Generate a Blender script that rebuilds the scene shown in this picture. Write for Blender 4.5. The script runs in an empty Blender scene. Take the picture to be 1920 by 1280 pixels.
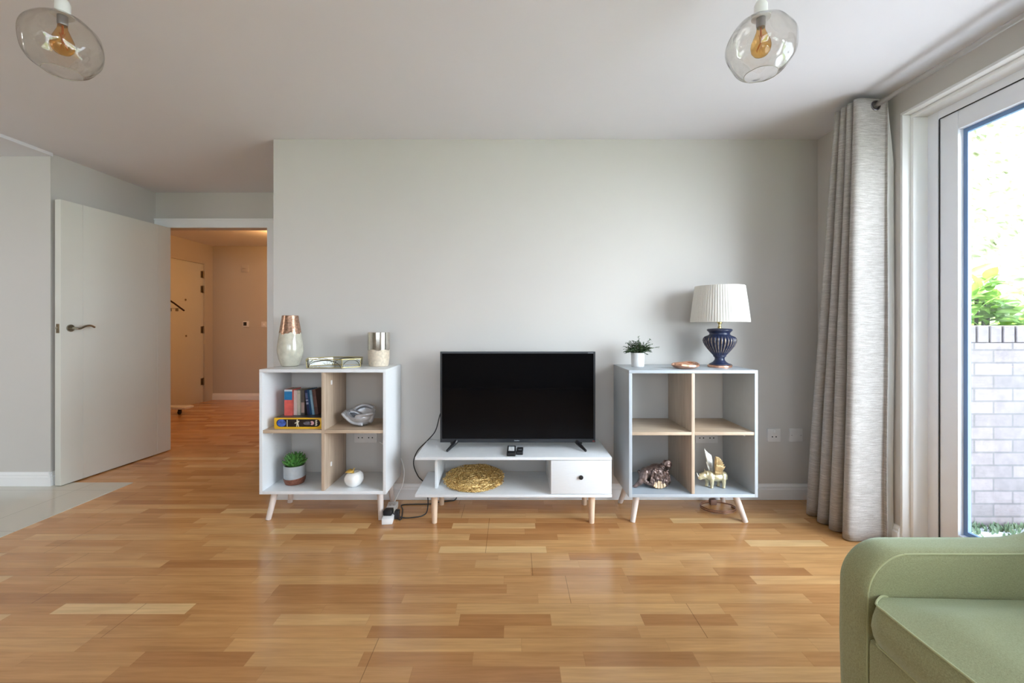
import bpy, bmesh, math, random
from mathutils import Vector, Matrix, Euler
random.seed(7)
PI = math.pi
S = bpy.context.scene
COL = S.collection
W3 = Vector

# ------------------------------------------------------------------ node materials
def new_mat(name):
    m = bpy.data.materials.new(name); m.use_nodes = True
    nt = m.node_tree; nt.nodes.clear()
    out = nt.nodes.new('ShaderNodeOutputMaterial')
    return m, nt, out

class NT:
    """tiny node helper"""
    def __init__(self, nt): self.nt = nt
    def n(self, t, **kw):
        x = self.nt.nodes.new(t)
        for k, v in kw.items(): setattr(x, k, v)
        return x
    def link(self, a, b): self.nt.links.new(a, b)
    def val(self, sock, v):
        if hasattr(v, 'is_output'): self.link(v, sock)
        else: sock.default_value = v
    def math(self, op, a, b=0.0, c=0.0):
        x = self.n('ShaderNodeMath', operation=op)
        self.val(x.inputs[0], a); self.val(x.inputs[1], b); self.val(x.inputs[2], c)
        return x.outputs[0]
    def mix(self, f, a, b, blend='MIX'):
        x = self.n('ShaderNodeMix', data_type='RGBA', blend_type=blend)
        self.val(x.inputs[0], f); self.val(x.inputs[6], a); self.val(x.inputs[7], b)
        return x.outputs[2]
    def coords(self, scale=(1, 1, 1), kind='Object', rot=(0, 0, 0)):
        t = self.n('ShaderNodeTexCoord'); mp = self.n('ShaderNodeMapping')
        mp.inputs['Scale'].default_value = scale; mp.inputs['Rotation'].default_value = rot
        self.link(t.outputs[kind], mp.inputs[0]); return mp.outputs[0]
    def noise(self, vec, scale=5.0, detail=2.0, rough=0.5):
        x = self.n('ShaderNodeTexNoise'); self.link(vec, x.inputs['Vector'])
        x.inputs['Scale'].default_value = scale; x.inputs['Detail'].default_value = detail
        x.inputs['Roughness'].default_value = rough
        return x.outputs[0]
    def ramp(self, f, stops):
        x = self.n('ShaderNodeValToRGB'); self.val(x.inputs[0], f)
        e = x.color_ramp.elements
        while len(e) < len(stops): e.new(0.5)
        for i, (p, c) in enumerate(stops):
            e[i].position = p; e[i].color = c if len(c) == 4 else (*c, 1)
        return x.outputs[0]
    def bump(self, h, strength=0.2, dist=0.002):
        x = self.n('ShaderNodeBump'); x.inputs['Strength'].default_value = strength
        x.inputs['Distance'].default_value = dist; self.link(h, x.inputs['Height']); return x.outputs[0]

def c4(c): return (c[0], c[1], c[2], 1.0)
def srgb(r, g, b):
    f = lambda v: (v/255/12.92) if v/255 <= 0.04045 else ((v/255+0.055)/1.055)**2.4
    return (f(r), f(g), f(b))

def mat(name, col, rough=0.5, metal=0.0, var=0.06, scale=12.0, stretch=(1, 1, 1), bump=0.0, bscale=60.0,
        spec=0.5, coat=0.0, sheen=0.0, trans=0.0, sub=0.0, ior=1.45):
    m, nt, out = new_mat(name); h = NT(nt)
    p = h.n('ShaderNodeBsdfPrincipled'); h.link(p.outputs[0], out.inputs[0])
    v = h.coords(stretch)
    nz = h.noise(v, scale, 3.0)
    lo = tuple(max(0, x*(1-var)) for x in col); hi = tuple(min(1, x*(1+var)) for x in col)
    h.link(h.ramp(nz, [(0.3, lo), (0.7, hi)]), p.inputs['Base Color'])
    p.inputs['Roughness'].default_value = rough; p.inputs['Metallic'].default_value = metal
    p.inputs['Specular IOR Level'].default_value = spec; p.inputs['IOR'].default_value = ior
    p.inputs['Coat Weight'].default_value = coat; p.inputs['Coat Roughness'].default_value = 0.08
    p.inputs['Sheen Weight'].default_value = sheen
    p.inputs['Transmission Weight'].default_value = trans
    if bump:
        b = h.noise(h.coords(stretch), bscale, 3.0); h.link(h.bump(b, bump), p.inputs['Normal'])
    return m

def thin_glass(name, tint, edge=0.5, gl_rough=0.0, wav=0.0, wscale=14.0, refl=1.0):
    """thin clear sheet: transparent tint with a Fresnel reflection"""
    m, nt, out = new_mat(name); h = NT(nt)
    tr = h.n('ShaderNodeBsdfTransparent'); gl = h.n('ShaderNodeBsdfGlossy')
    gl.inputs['Roughness'].default_value = gl_rough
    lw = h.n('ShaderNodeLayerWeight'); lw.inputs[0].default_value = 0.35
    fw = h.n('ShaderNodeLayerWeight'); fw.inputs[0].default_value = 0.5
    sch = h.math('MULTIPLY_ADD', h.math('POWER', fw.outputs['Facing'], 5.0), 0.80, 0.07)   # Fresnel curve of a thin sheet, same from both sides
    dark = tuple(x*(1-edge) for x in tint)
    f2 = h.math('POWER', lw.outputs['Facing'], 3.0)
    h.link(h.mix(f2, c4(tint), c4(dark)), tr.inputs[0])
    mx = h.n('ShaderNodeMixShader'); h.link(h.math('MULTIPLY', sch, refl), mx.inputs[0])
    h.link(tr.outputs[0], mx.inputs[1]); h.link(gl.outputs[0], mx.inputs[2])
    if wav:
        nz = h.noise(h.coords(), wscale, 1.0)
        b = h.bump(nz, wav, 0.02)
        h.link(b, gl.inputs['Normal']); h.link(b, fw.inputs['Normal']); h.link(b, lw.inputs['Normal'])
    h.link(mx.outputs[0], out.inputs[0])
    return m


# --- paint and setting materials
M = {}
M['wall'] = mat('greige_wall_paint', srgb(203, 200, 196), 0.55, var=0.012, scale=2.0, bump=0.05, bscale=300, spec=0.3)
M['ceiling'] = mat('ceiling_paint', srgb(226, 226, 232), 0.8, var=0.01, scale=2.0, bump=0.04, bscale=250, spec=0.2)
M['hallwall'] = mat('hall_wall_paint', srgb(196, 190, 180), 0.6, var=0.015, scale=2.0, bump=0.04, bscale=300, spec=0.3)
M['trim'] = mat('white_satin_trim', srgb(238, 239, 240), 0.35, var=0.012, scale=4.0)
M['door'] = mat('white_door_paint', srgb(214, 214, 206), 0.38, var=0.012, scale=3.0)
M['upvc'] = mat('white_window_frame', srgb(241, 245, 255), 0.3, var=0.01)
M['upvc_grey'] = mat('glazing_spacer_blue_grey', srgb(112, 142, 184), 0.4, var=0.05)
M['seal'] = mat('dark_rubber_seal', (0.03, 0.03, 0.035), 0.6)
M['white_lam'] = mat('white_laminate', srgb(226, 229, 232), 0.34, var=0.02, scale=30, stretch=(1, 1, 12))
M['grey_lam'] = mat('pale_grey_laminate', srgb(178, 186, 193), 0.34, var=0.02, scale=30)
M['inner_line'] = mat('cut_edge_white', srgb(224, 228, 232), 0.4)

def wood(name, lo, hi, axis='x', rough=0.45, sc=7.0):
    m, nt, out = new_mat(name); h = NT(nt)
    p = h.n('ShaderNodeBsdfPrincipled'); h.link(p.outputs[0], out.inputs[0])
    st = {'x': (0.6, 9, 9), 'y': (9, 0.6, 9), 'z': (9, 9, 0.6)}[axis]
    g = h.noise(h.coords(st), sc, 5.0, 0.6)
    h.link(h.ramp(g, [(0.25, lo), (0.75, hi)]), p.inputs['Base Color'])
    p.inputs['Roughness'].default_value = rough
    h.link(h.bump(g, 0.08, 0.001), p.inputs['Normal'])
    return m
M['oak_z'] = wood('pale_oak_vertical', srgb(168, 146, 126), srgb(206, 186, 164), 'z')
M['oak_x'] = wood('pale_oak_horizontal', srgb(172, 150, 128), srgb(208, 188, 164), 'x')
M['beech'] = wood('pale_beech_leg', srgb(214, 186, 158), srgb(236, 212, 188), 'z', 0.4)
M['beech_white'] = wood('whitewashed_beech_leg', srgb(206, 192, 184), srgb(230, 218, 210), 'z', 0.4)

def parquet():
    m, nt, out = new_mat('oak_three_strip_parquet'); h = NT(nt)
    p = h.n('ShaderNodeBsdfPrincipled'); h.link(p.outputs[0], out.inputs[0])
    tc = h.n('ShaderNodeTexCoord'); sp = h.n('ShaderNodeSeparateXYZ'); h.link(tc.outputs['Object'], sp.inputs[0])
    X, Y = sp.outputs[0], sp.outputs[1]
    w = 0.066
    ry = h.math('DIVIDE', Y, w); row = h.math('FLOOR', ry); fy = h.math('FRACT', ry)
    def wn(v):
        x = h.n('ShaderNodeTexWhiteNoise', noise_dimensions='1D'); h.val(x.inputs['W'], v); return x.outputs[0]
    r1 = wn(row); r2 = wn(h.math('ADD', row, 31.7))
    L = h.math('MULTIPLY_ADD', r2, 0.22, 0.34)
    cx = h.math('DIVIDE', h.math('MULTIPLY_ADD', r1, 7.0, h.math('ADD', X, 20.0)), L)
    col = h.math('FLOOR', cx); fx = h.math('FRACT', cx)
    cb = h.n('ShaderNodeCombineXYZ'); h.link(col, cb.inputs[0]); h.link(row, cb.inputs[1])
    cell = h.n('ShaderNodeTexWhiteNoise', noise_dimensions='3D'); h.link(cb.outputs[0], cell.inputs['Vector'])
    rnd = cell.outputs[0]
    base = h.ramp(rnd, [(0.0, srgb(180, 127, 79)), (0.15, srgb(194, 142, 90)), (0.6, srgb(205, 155, 101)),
                        (0.88, srgb(212, 165, 111)), (1.0, srgb(228, 191, 139))])
    # grain along x, shifted cell by cell
    mp = h.n('ShaderNodeCombineXYZ')
    h.link(h.math('MULTIPLY', X, 2.2), mp.inputs[0]); h.link(h.math('MULTIPLY', Y, 38.0), mp.inputs[1])
    h.link(h.math('MULTIPLY', rnd, 40.0), mp.inputs[2])
    g = h.noise(mp.outputs[0], 2.0, 6.0, 0.62)
    mp2 = h.n('ShaderNodeCombineXYZ')
    h.link(h.math('MULTIPLY', X, 1.1), mp2.inputs[0]); h.link(h.math('MULTIPLY', Y, 5.0), mp2.inputs[1])
    h.link(h.math('MULTIPLY', rnd, 90.0), mp2.inputs[2])
    g2 = h.noise(mp2.outputs[0], 3.0, 2.0)
    gm = h.ramp(g, [(0.3, (0.86, 0.84, 0.82)), (0.62, (1.05, 1.05, 1.05))])
    gm2 = h.ramp(g2, [(0.3, (0.90, 0.88, 0.86)), (0.7, (1.05, 1.05, 1.04))])
    c = h.mix(1.0, h.mix(1.0, base, gm, 'MULTIPLY'), gm2, 'MULTIPLY')
    # knots
    vo = h.n('ShaderNodeTexVoronoi'); h.link(mp2.outputs[0], vo.inputs['Vector']); vo.inputs['Scale'].default_value = 0.9
    kn = h.math('LESS_THAN', vo.outputs['Distance'], 0.035)
    c = h.mix(h.math('MULTIPLY', kn, 0.6), c, c4(srgb(96, 58, 30)))
    # seams
    e1 = h.math('LESS_THAN', fy, 0.022)
    e2 = h.math('LESS_THAN', h.math('MULTIPLY', fx, L), 0.0016)
    brow = h.math('FLOOR', h.math('DIVIDE', row, 3.0))
    f3 = h.math('FRACT', h.math('DIVIDE', row, 3.0))
    isb = h.math('MULTIPLY', e1, h.math('LESS_THAN', f3, 0.1))
    bx = h.math('FRACT', h.math('DIVIDE', h.math('MULTIPLY_ADD', wn(h.math('ADD', brow, 5.3)), 9.0, h.math('ADD', X, 20)), 2.2))
    e3 = h.math('LESS_THAN', bx, 0.0012)
    seam = h.math('MAXIMUM', h.math('MULTIPLY', h.math('MAXIMUM', e1, e2), 0.16), h.math('MULTIPLY', h.math('MAXIMUM', isb, e3), 0.55))
    c = h.mix(seam, c, c4(srgb(78, 48, 26)))
    h.link(c, p.inputs['Base Color'])
    rn = h.noise(mp2.outputs[0], 1.5, 2.0)
    h.link(h.math('MULTIPLY_ADD', rn, 0.08, 0.16), p.inputs['Roughness'])
    p.inputs['Specular IOR Level'].default_value = 0.55
    hb = h.math('SUBTRACT', h.math('MULTIPLY', g, 0.15), seam)
    h.link(h.bump(hb, 0.10, 0.001), p.inputs['Normal'])
    return m
M['parquet'] = parquet()

def tiles():
    m, nt, out = new_mat('pale_kitchen_tile'); h = NT(nt)
    p = h.n('ShaderNodeBsdfPrincipled'); h.link(p.outputs[0], out.inputs[0])
    b = h.n('ShaderNodeTexBrick'); h.link(h.coords(), b.inputs['Vector'])
    b.offset = 0.0; b.inputs['Scale'].default_value = 1.0
    b.inputs['Brick Width'].default_value = 0.6; b.inputs['Row Height'].default_value = 0.6
    b.inputs['Mortar Size'].default_value = 0.003
    b.inputs['Color1'].default_value = c4(srgb(206, 204, 192)); b.inputs['Color2'].default_value = c4(srgb(202, 200, 188))
    b.inputs['Mortar'].default_value = c4(srgb(182, 178, 166))
    h.link(b.outputs[0], p.inputs['Base Color']); p.inputs['Roughness'].default_value = 0.14
    return m
M['tile'] = tiles()

def curtain_mat():
    m, nt, out = new_mat('oatmeal_slub_weave'); h = NT(nt)
    p = h.n('ShaderNodeBsdfPrincipled')
    g = h.noise(h.coords((7, 7, 130)), 3.0, 4.0, 0.6)
    g2 = h.noise(h.coords((90, 90, 260)), 3.0, 2.0, 0.5)
    c = h.ramp(g, [(0.32, srgb(148, 141, 135)), (0.5, srgb(172, 167, 162)), (0.68, srgb(206, 203, 200))])
    c = h.mix(0.35, c, h.ramp(g2, [(0.3, srgb(146, 139, 134)), (0.7, srgb(206, 203, 201))]))
    h.link(c, p.inputs['Base Color']); p.inputs['Roughness'].default_value = 0.9
    p.inputs['Specular IOR Level'].default_value = 0.1; p.inputs['Sheen Weight'].default_value = 0.1
    h.link(h.bump(g2, 0.25, 0.002), p.inputs['Normal'])
    t = h.n('ShaderNodeBsdfTranslucent'); h.link(c, t.inputs[0])
    mx = h.n('ShaderNodeMixShader'); mx.inputs[0].default_value = 0.10
    h.link(p.outputs[0], mx.inputs[1]); h.link(t.outputs[0], mx.inputs[2]); h.link(mx.outputs[0], out.inputs[0])
    return m
M['curtain'] = curtain_mat()

def shade_mat(name, col, tr=0.3):
    m, nt, out = new_mat(name); h = NT(nt)
    p = h.n('ShaderNodeBsdfPrincipled')
    g = h.noise(h.coords((40, 40, 2)), 3.0, 2.0)
    c = h.ramp(g, [(0.3, tuple(x*0.95 for x in col)), (0.7, col)])
    h.link(c, p.inputs['Base Color']); p.inputs['Roughness'].default_value = 0.85
    t = h.n('ShaderNodeBsdfTranslucent'); h.link(c, t.inputs[0])
    mx = h.n('ShaderNodeMixShader'); mx.inputs[0].default_value = tr
    h.link(p.outputs[0], mx.inputs[1]); h.link(t.outputs[0], mx.inputs[2]); h.link(mx.outputs[0], out.inputs[0])
    return m
M['lining'] = shade_mat('cream_curtain_lining', srgb(244, 243, 240), 0.45)
M['lampshade'] = shade_mat('ivory_pleated_fabric', srgb(238, 236, 230), 0.25)

def green_fabric():
    m, nt, out = new_mat('sage_green_woven_upholstery'); h = NT(nt)
    p = h.n('ShaderNodeBsdfPrincipled'); h.link(p.outputs[0], out.inputs[0])
    a = h.noise(h.coords((420, 90, 90)), 3.0, 2.0); b = h.noise(h.coords((90, 420, 420)), 3.0, 2.0)
    g = h.math('MULTIPLY', h.math('ADD', a, b), 0.5)
    big = h.noise(h.coords(), 4.0, 2.0)
    c = h.ramp(g, [(0.34, srgb(132, 132, 92)), (0.66, srgb(172, 172, 134))])
    c = h.mix(0.12, c, h.ramp(big, [(0.3, srgb(134, 134, 94)), (0.7, srgb(166, 166, 126))]))
    h.link(c, p.inputs['Base Color']); p.inputs['Roughness'].default_value = 0.85
    p.inputs['Sheen Weight'].default_value = 1.0; p.inputs['Sheen Roughness'].default_value = 0.4
    p.inputs['Sheen Tint'].default_value = c4(srgb(205, 225, 205))
    p.inputs['Specular IOR Level'].default_value = 0.2
    h.link(h.bump(g, 0.2, 0.001), p.inputs['Normal'])
    return m
M['green'] = green_fabric()
M['piping'] = mat('pale_green_piping', srgb(176, 178, 132), 0.75, sheen=0.3)

M['black'] = mat('black_plastic', (0.012, 0.012, 0.014), 0.35, var=0.1)
M['black_satin'] = mat('dark_bezel_plastic', (0.02, 0.022, 0.026), 0.28, var=0.05)
M['screen'] = mat('black_screen_glass', (0.0022, 0.0022, 0.0028), 0.05, var=0.02, spec=0.16)
M['cable'] = mat('black_cable', (0.015, 0.014, 0.014), 0.45)
M['silver_print'] = mat('silver_print', srgb(150, 155, 160), 0.4)
M['red_print'] = mat('red_sticker', srgb(170, 50, 40), 0.5)
M['chrome'] = mat('brushed_nickel', srgb(170, 165, 150), 0.25, metal=1.0)
M['brass_dull'] = mat('hinge_steel', srgb(138, 122, 100), 0.35, metal=1.0)
M['rod'] = mat('satin_steel_rod', srgb(178, 172, 166), 0.35, metal=1.0)
M['eyelet'] = mat('pewter_eyelet', srgb(96, 92, 96), 0.3, metal=1.0)
M['socket'] = mat('white_socket_plastic', srgb(222, 220, 218), 0.35)
M['plastic_white'] = mat('white_plastic', srgb(236, 236, 236), 0.35)
M['hole'] = mat('dark_pin_hole', (0.01, 0.01, 0.01), 0.8)
M['copper'] = mat('polished_copper', srgb(240, 184, 154), 0.26, metal=0.85, var=0.08, bump=0.1, bscale=30)
M['copper_aged'] = mat('aged_copper_glaze', srgb(182, 146, 124), 0.24, metal=0.9, var=0.4, scale=80, bump=0.3, bscale=110)
M['copper_band'] = mat('hammered_copper_band', srgb(150, 98, 80), 0.45, metal=0.6, var=0.3, scale=90)
M['mirror_silver'] = mat('silvered_glass', srgb(210, 204, 194), 0.10, metal=1.0, var=0.1, scale=30)
M['pearl'] = mat('pearl_grey_glaze', srgb(198, 194, 178), 0.12, var=0.14, scale=26, coat=0.6)
M['crackle'] = mat('beige_crackle_glaze', srgb(212, 198, 178), 0.3, var=0.14, scale=70, bump=0.25, bscale=120)
M['gold_wire'] = mat('gold_wire', srgb(190, 174, 116), 0.35, metal=0.8)
M['gold_leaf'] = mat('bright_gold', srgb(240, 204, 110), 0.4, metal=0.5)
M['dark_wire'] = mat('dark_bronze_wire', srgb(70, 64, 48), 0.35, metal=1.0)
M['tray_glass'] = thin_glass('clear_tray_glass', (0.96, 0.97, 0.96), 0.2, refl=0.7)
M['tray_mirror'] = mat('tray_mirror_base', srgb(190, 190, 182), 0.05, metal=1.0)
M['ceramic'] = mat('white_glazed_ceramic', srgb(240, 240, 238), 0.12, var=0.01, coat=0.5)
M['silver_cast'] = mat('cast_silver', srgb(196, 198, 204), 0.40, metal=0.55, var=0.2, scale=24, bump=0.25, bscale=40)
M['bronze'] = mat('dark_bronze', srgb(112, 94, 88), 0.30, metal=0.6, var=0.6, scale=60, bump=0.8, bscale=90)
M['bronze_light'] = mat('rubbed_bronze_gold', srgb(182, 156, 126), 0.4, metal=0.5, var=0.25, scale=50)
M['rhino_gold'] = mat('pale_antique_gold', srgb(208, 198, 164), 0.34, metal=0.6, var=0.12, scale=40)
M['wing_gold'] = mat('brown_gold_wing', srgb(182, 158, 116), 0.38, metal=0.6, var=0.25, scale=60)
M['wing_silver'] = mat('silver_wing', srgb(226, 226, 220), 0.36, metal=0.5, var=0.15, scale=60)
M['pot_grey'] = mat('blue_grey_ceramic', srgb(178, 184, 188), 0.6, var=0.05, scale=60)
M['pot_white'] = mat('white_matte_pot', srgb(222, 222, 222), 0.6, var=0.04, scale=40)
M['soil'] = mat('dark_soil', srgb(58, 46, 36), 0.95, var=0.4, scale=120, bump=0.6, bscale=150)
M['succulent'] = mat('succulent_green', srgb(74, 128, 56), 0.45, var=0.3, scale=30)
M['herb'] = mat('dark_box_leaf_green', srgb(62, 92, 50), 0.5, var=0.4, scale=60)
M['herb_stem'] = mat('herb_stem', srgb(70, 74, 48), 0.7)
M['hanger'] = mat('dark_walnut_hanger', srgb(60, 34, 24), 0.4)
M['filament'] = mat('amber_filament', srgb(200, 120, 40), 0.4)
M['bulb_amber'] = thin_glass('amber_bulb_glass', (0.94, 0.72, 0.40), 0.4, refl=0.9)
M['globe'] = thin_glass('smoky_wavy_glass', (0.93, 0.915, 0.885), 0.75, wav=0.8, wscale=16.0, refl=1.5)
M['pane'] = thin_glass('window_pane_glass', (0.97, 0.985, 0.98), 0.2)
M['brass'] = mat('brass_fitting', srgb(196, 176, 120), 0.25, metal=1.0)

def urn_mat():
    m, nt, out = new_mat('navy_glaze_with_rubbed_gold'); h = NT(nt)
    p = h.n('ShaderNodeBsdfPrincipled'); h.link(p.outputs[0], out.inputs[0])
    a = h.n('ShaderNodeAttribute', attribute_name='ridge')
    nz = h.noise(h.coords(), 60, 3.0)
    f = h.math('MULTIPLY', h.ramp(a.outputs['Fac'], [(0.70, (0, 0, 0)), (0.98, (1, 1, 1))]), h.ramp(nz, [(0.35, (0.15, 0.15, 0.15)), (0.6, (1, 1, 1))]))
    c = h.mix(h.math('MULTIPLY', f, 0.75), c4(srgb(40, 48, 76)), c4(srgb(186, 166, 140)))
    h.link(c, p.inputs['Base Color']); p.inputs['Roughness'].default_value = 0.3
    h.link(h.math('MULTIPLY', f, 0.6), p.inputs['Metallic'])
    return m
M['urn'] = urn_mat()

def brick_mat():
    m, nt, out = new_mat('weathered_pale_brick'); h = NT(nt)
    p = h.n('ShaderNodeBsdfPrincipled'); h.link(p.outputs[0], out.inputs[0])
    b = h.n('ShaderNodeTexBrick'); b.inputs['Scale'].default_value = 1.0
    v = h.coords((1, 1, 1), 'Object', (PI/2, 0, 0))
    h.link(v, b.inputs['Vector'])
    b.inputs['Brick Width'].default_value = 0.225; b.inputs['Row Height'].default_value = 0.075
    b.inputs['Mortar Size'].default_value = 0.006; b.inputs['Mortar Smooth'].default_value = 0.3
    b.inputs['Color1'].default_value = c4(srgb(112, 107, 109)); b.inputs['Color2'].default_value = c4(srgb(126, 119, 121))
    b.inputs['Mortar'].default_value = c4(srgb(98, 96, 98))
    nz = h.noise(h.coords(), 18.0, 5.0, 0.65)
    c = h.mix(1.0, b.outputs[0], h.ramp(nz, [(0.3, (0.82, 0.80, 0.80)), (0.7, (1.12, 1.1, 1.1))]), 'MULTIPLY')
    h.link(c, p.inputs['Base Color']); p.inputs['Roughness'].default_value = 0.9
    h.link(h.bump(h.math('ADD', b.outputs[1], h.math('MULTIPLY', nz, -0.6)), -0.5, 0.006), p.inputs['Normal'])
    return m
M['brick'] = brick_mat()
M['coping'] = mat('soldier_brick', srgb(118, 112, 114), 0.9, var=0.15, scale=20, bump=0.3, bscale=40)
M['mortar'] = mat('mortar', srgb(98, 96, 98), 0.95)
def leaf_mat(name, c1, c2, tr=0.4):
    m, nt, out = new_mat(name); h = NT(nt)
    p = h.n('ShaderNodeBsdfPrincipled')
    nz = h.noise(h.coords(), 9.0, 2.0)
    c = h.ramp(nz, [(0.35, c1), (0.65, c2)])
    h.link(c, p.inputs['Base Color']); p.inputs['Roughness'].default_value = 0.45
    t = h.n('ShaderNodeBsdfTranslucent'); h.link(c, t.inputs[0])
    mx = h.n('ShaderNodeMixShader'); mx.inputs[0].default_value = tr
    h.link(p.outputs[0], mx.inputs[1]); h.link(t.outputs[0], mx.inputs[2]); h.link(mx.outputs[0], out.inputs[0])
    return m
M['laurel'] = leaf_mat('laurel_leaf', srgb(98, 142, 52), srgb(140, 176, 82))
M['ivy'] = leaf_mat('pale_ivy_leaf', srgb(146, 154, 116), srgb(204, 204, 182))
M['ivy_wall'] = mat('pale_rendered_wall', srgb(226, 222, 212), 0.9, var=0.06, scale=8)
M['grass'] = mat('garden_lawn', srgb(112, 140, 74), 0.95, var=0.3, scale=40)
M['paving'] = mat('patio_paving', srgb(186, 188, 190), 0.9, var=0.12, scale=10)
M['groundcover'] = leaf_mat('low_green_plants', srgb(70, 100, 70), srgb(116, 140, 108))

def straw():
    m, nt, out = new_mat('gold_woven_strands'); h = NT(nt)
    p = h.n('ShaderNodeBsdfPrincipled'); h.link(p.outputs[0], out.inputs[0])
    nz = h.noise(h.coords(), 130, 3.0)
    h.link(h.ramp(nz, [(0.34, srgb(136, 96, 40)), (0.47, srgb(206, 162, 88)), (0.62, srgb(248, 222, 158))]), p.inputs['Base Color'])
    p.inputs['Metallic'].default_value = 0.3; p.inputs['Roughness'].default_value = 0.4
    return m
M['straw'] = straw()

# ------------------------------------------------------------------ mesh helpers
def box(bm, x0, x1, y0, y1, z0, z1, bev=0.0, seg=2):
    g = bmesh.ops.create_cube(bm, size=1.0)['verts']
    for v in g:
        v.co = W3(((x0+x1)/2+v.co.x*(x1-x0), (y0+y1)/2+v.co.y*(y1-y0), (z0+z1)/2+v.co.z*(z1-z0)))
    if bev:
        ed = {e for v in g for e in v.link_edges}
        bmesh.ops.bevel(bm, geom=list(ed), offset=bev, segments=seg, affect='EDGES', profile=0.6)
    return bm
def B(*a, **k): return box(bmesh.new(), *a, **k)

def lathe(bm, prof, c=(0, 0, 0), n=48, f=None, closed=False, cap0=True, cap1=True):
    """prof: [(r,z)]; f(theta, i) -> radius factor"""
    rings = []
    for i, (r, z) in enumerate(prof):
        ring = []
        for k in range(n):
            t = 2*PI*k/n
            rr = r*(f(t, i) if f else 1)
            ring.append(bm.verts.new((c[0]+rr*math.cos(t), c[1]+rr*math.sin(t), c[2]+z)))
        rings.append(ring)
    m = len(rings)
    for i in range(m if closed else m-1):
        a, b = rings[i], rings[(i+1) % m]
        for k in range(n):
            bm.faces.new((a[k], a[(k+1) % n], b[(k+1) % n], b[k]))
    if not closed:
        if cap0: bm.faces.new(rings[0][::-1])
        if cap1: bm.faces.new(rings[-1])
    return bm
def Lt(*a, **k): return lathe(bmesh.new(), *a, **k)

def tube(bm, pts, r, n=8, close=False, r1=None):
    pts = [W3(p) for p in pts]; rings = []; N = len(pts)
    prev = None
    for i, p in enumerate(pts):
        a = pts[(i-1) % N] if (close or i > 0) else p
        b = pts[(i+1) % N] if (close or i < N-1) else p
        d = (b-a).normalized()
        if prev is None:
            u = d.orthogonal().normalized()
        else:
            u = (prev - d*prev.dot(d))
            u = u.normalized() if u.length > 1e-6 else d.orthogonal().normalized()
        prev = u; w = d.cross(u)
        rr = r if r1 is None else r+(r1-r)*i/(N-1)
        rings.append([bm.verts.new(p+(u*math.cos(2*PI*k/n)+w*math.sin(2*PI*k/n))*rr) for k in range(n)])
    for i in range(N if close else N-1):
        a, b = rings[i], rings[(i+1) % N]
        for k in range(n):
            bm.faces.new((a[k], a[(k+1) % n], b[(k+1) % n], b[k]))
    if not close:
        bm.faces.new(rings[0][::-1]); bm.faces.new(rings[-1])
    return bm
def T(*a, **k): return tube(bmesh.new(), *a, **k)

def spline(ctrl, per=8):
    P = [W3(p) for p in ctrl]; out = []
    for i in range(len(P)-1):
        p0, p1, p2, p3 = P[max(i-1, 0)], P[i], P[i+1], P[min(i+2, len(P)-1)]
        for k in range(per):
            t = k/per
            out.append(0.5*((2*p1)+(p2-p0)*t+(2*p0-5*p1+4*p2-p3)*t*t+(3*p1-p0-3*p2+p3)*t**3))
    out.append(P[-1]); return out

def ball(bm, c, r, rot=(0, 0, 0), seg=20):
    if not hasattr(r, '__len__'): r = (r, r, r)
    mt = Matrix.Translation(c) @ Euler(rot).to_matrix().to_4x4() @ Matrix.Diagonal((*r, 1))
    nv = max(7, seg//2); V = lambda p: bm.verts.new(mt @ W3(p))
    top, bot = V((0, 0, 1)), V((0, 0, -1)); rows = []
    for j in range(1, nv):
        a = PI*j/nv; rows.append([V((math.sin(a)*math.cos(2*PI*k/seg), math.sin(a)*math.sin(2*PI*k/seg), math.cos(a))) for k in range(seg)])
    for k in range(seg):
        q = (k+1) % seg
        bm.faces.new((top, rows[0][k], rows[0][q])); bm.faces.new((bot, rows[-1][q], rows[-1][k]))
        for a, b in zip(rows, rows[1:]): bm.faces.new((a[k], b[k], b[q], a[q]))
    return bm

def capsule(bm, a, b, ra, rb, n=6):
    """chain of balls, for voxel fusing"""
    a, b = W3(a), W3(b)
    for i in range(n+1):
        t = i/n; ball(bm, a.lerp(b, t), ra+(rb-ra)*t, seg=12)
    return bm

def prism(bm, poly, axis, lo, hi):
    """extrude a polygon given in the two other axes"""
    def mk(p, d):
        return {'x': (d, p[0], p[1]), 'y': (p[0], d, p[1]), 'z': (p[0], p[1], d)}[axis]
    a = [bm.verts.new(mk(p, lo)) for p in poly]; b = [bm.verts.new(mk(p, hi)) for p in poly]
    n = len(poly)
    for i in range(n): bm.faces.new((a[i], a[(i+1) % n], b[(i+1) % n], b[i]))
    bm.faces.new(a[::-1]); bm.faces.new(b)
    return bm
def Pr(*a, **k): return prism(bmesh.new(), *a, **k)

def leaf(bm, base, d, up, L, wd, curl=0.2, n=4, fold=0.15):
    base, d, up = W3(base), W3(d).normalized(), W3(up)
    s = d.cross(up)
    s = s.normalized() if s.length > 1e-5 else d.orthogonal().normalized()
    u = s.cross(d).normalized()
    rows = []
    for i in range(n+1):
        t = i/n
        w = wd*math.sin(PI*(0.06+0.94*t)**0.8)*0.5 if i < n else 0.0005
        p = base+d*(L*t)-u*(curl*L*t*t)
        rows.append([bm.verts.new(p-s*w+u*(fold*w)), bm.verts.new(p), bm.verts.new(p+s*w+u*(fold*w))])
    for i in range(n):
        a, b = rows[i], rows[i+1]
        for k in range(2): bm.faces.new((a[k], a[k+1], b[k+1], b[k]))

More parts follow.
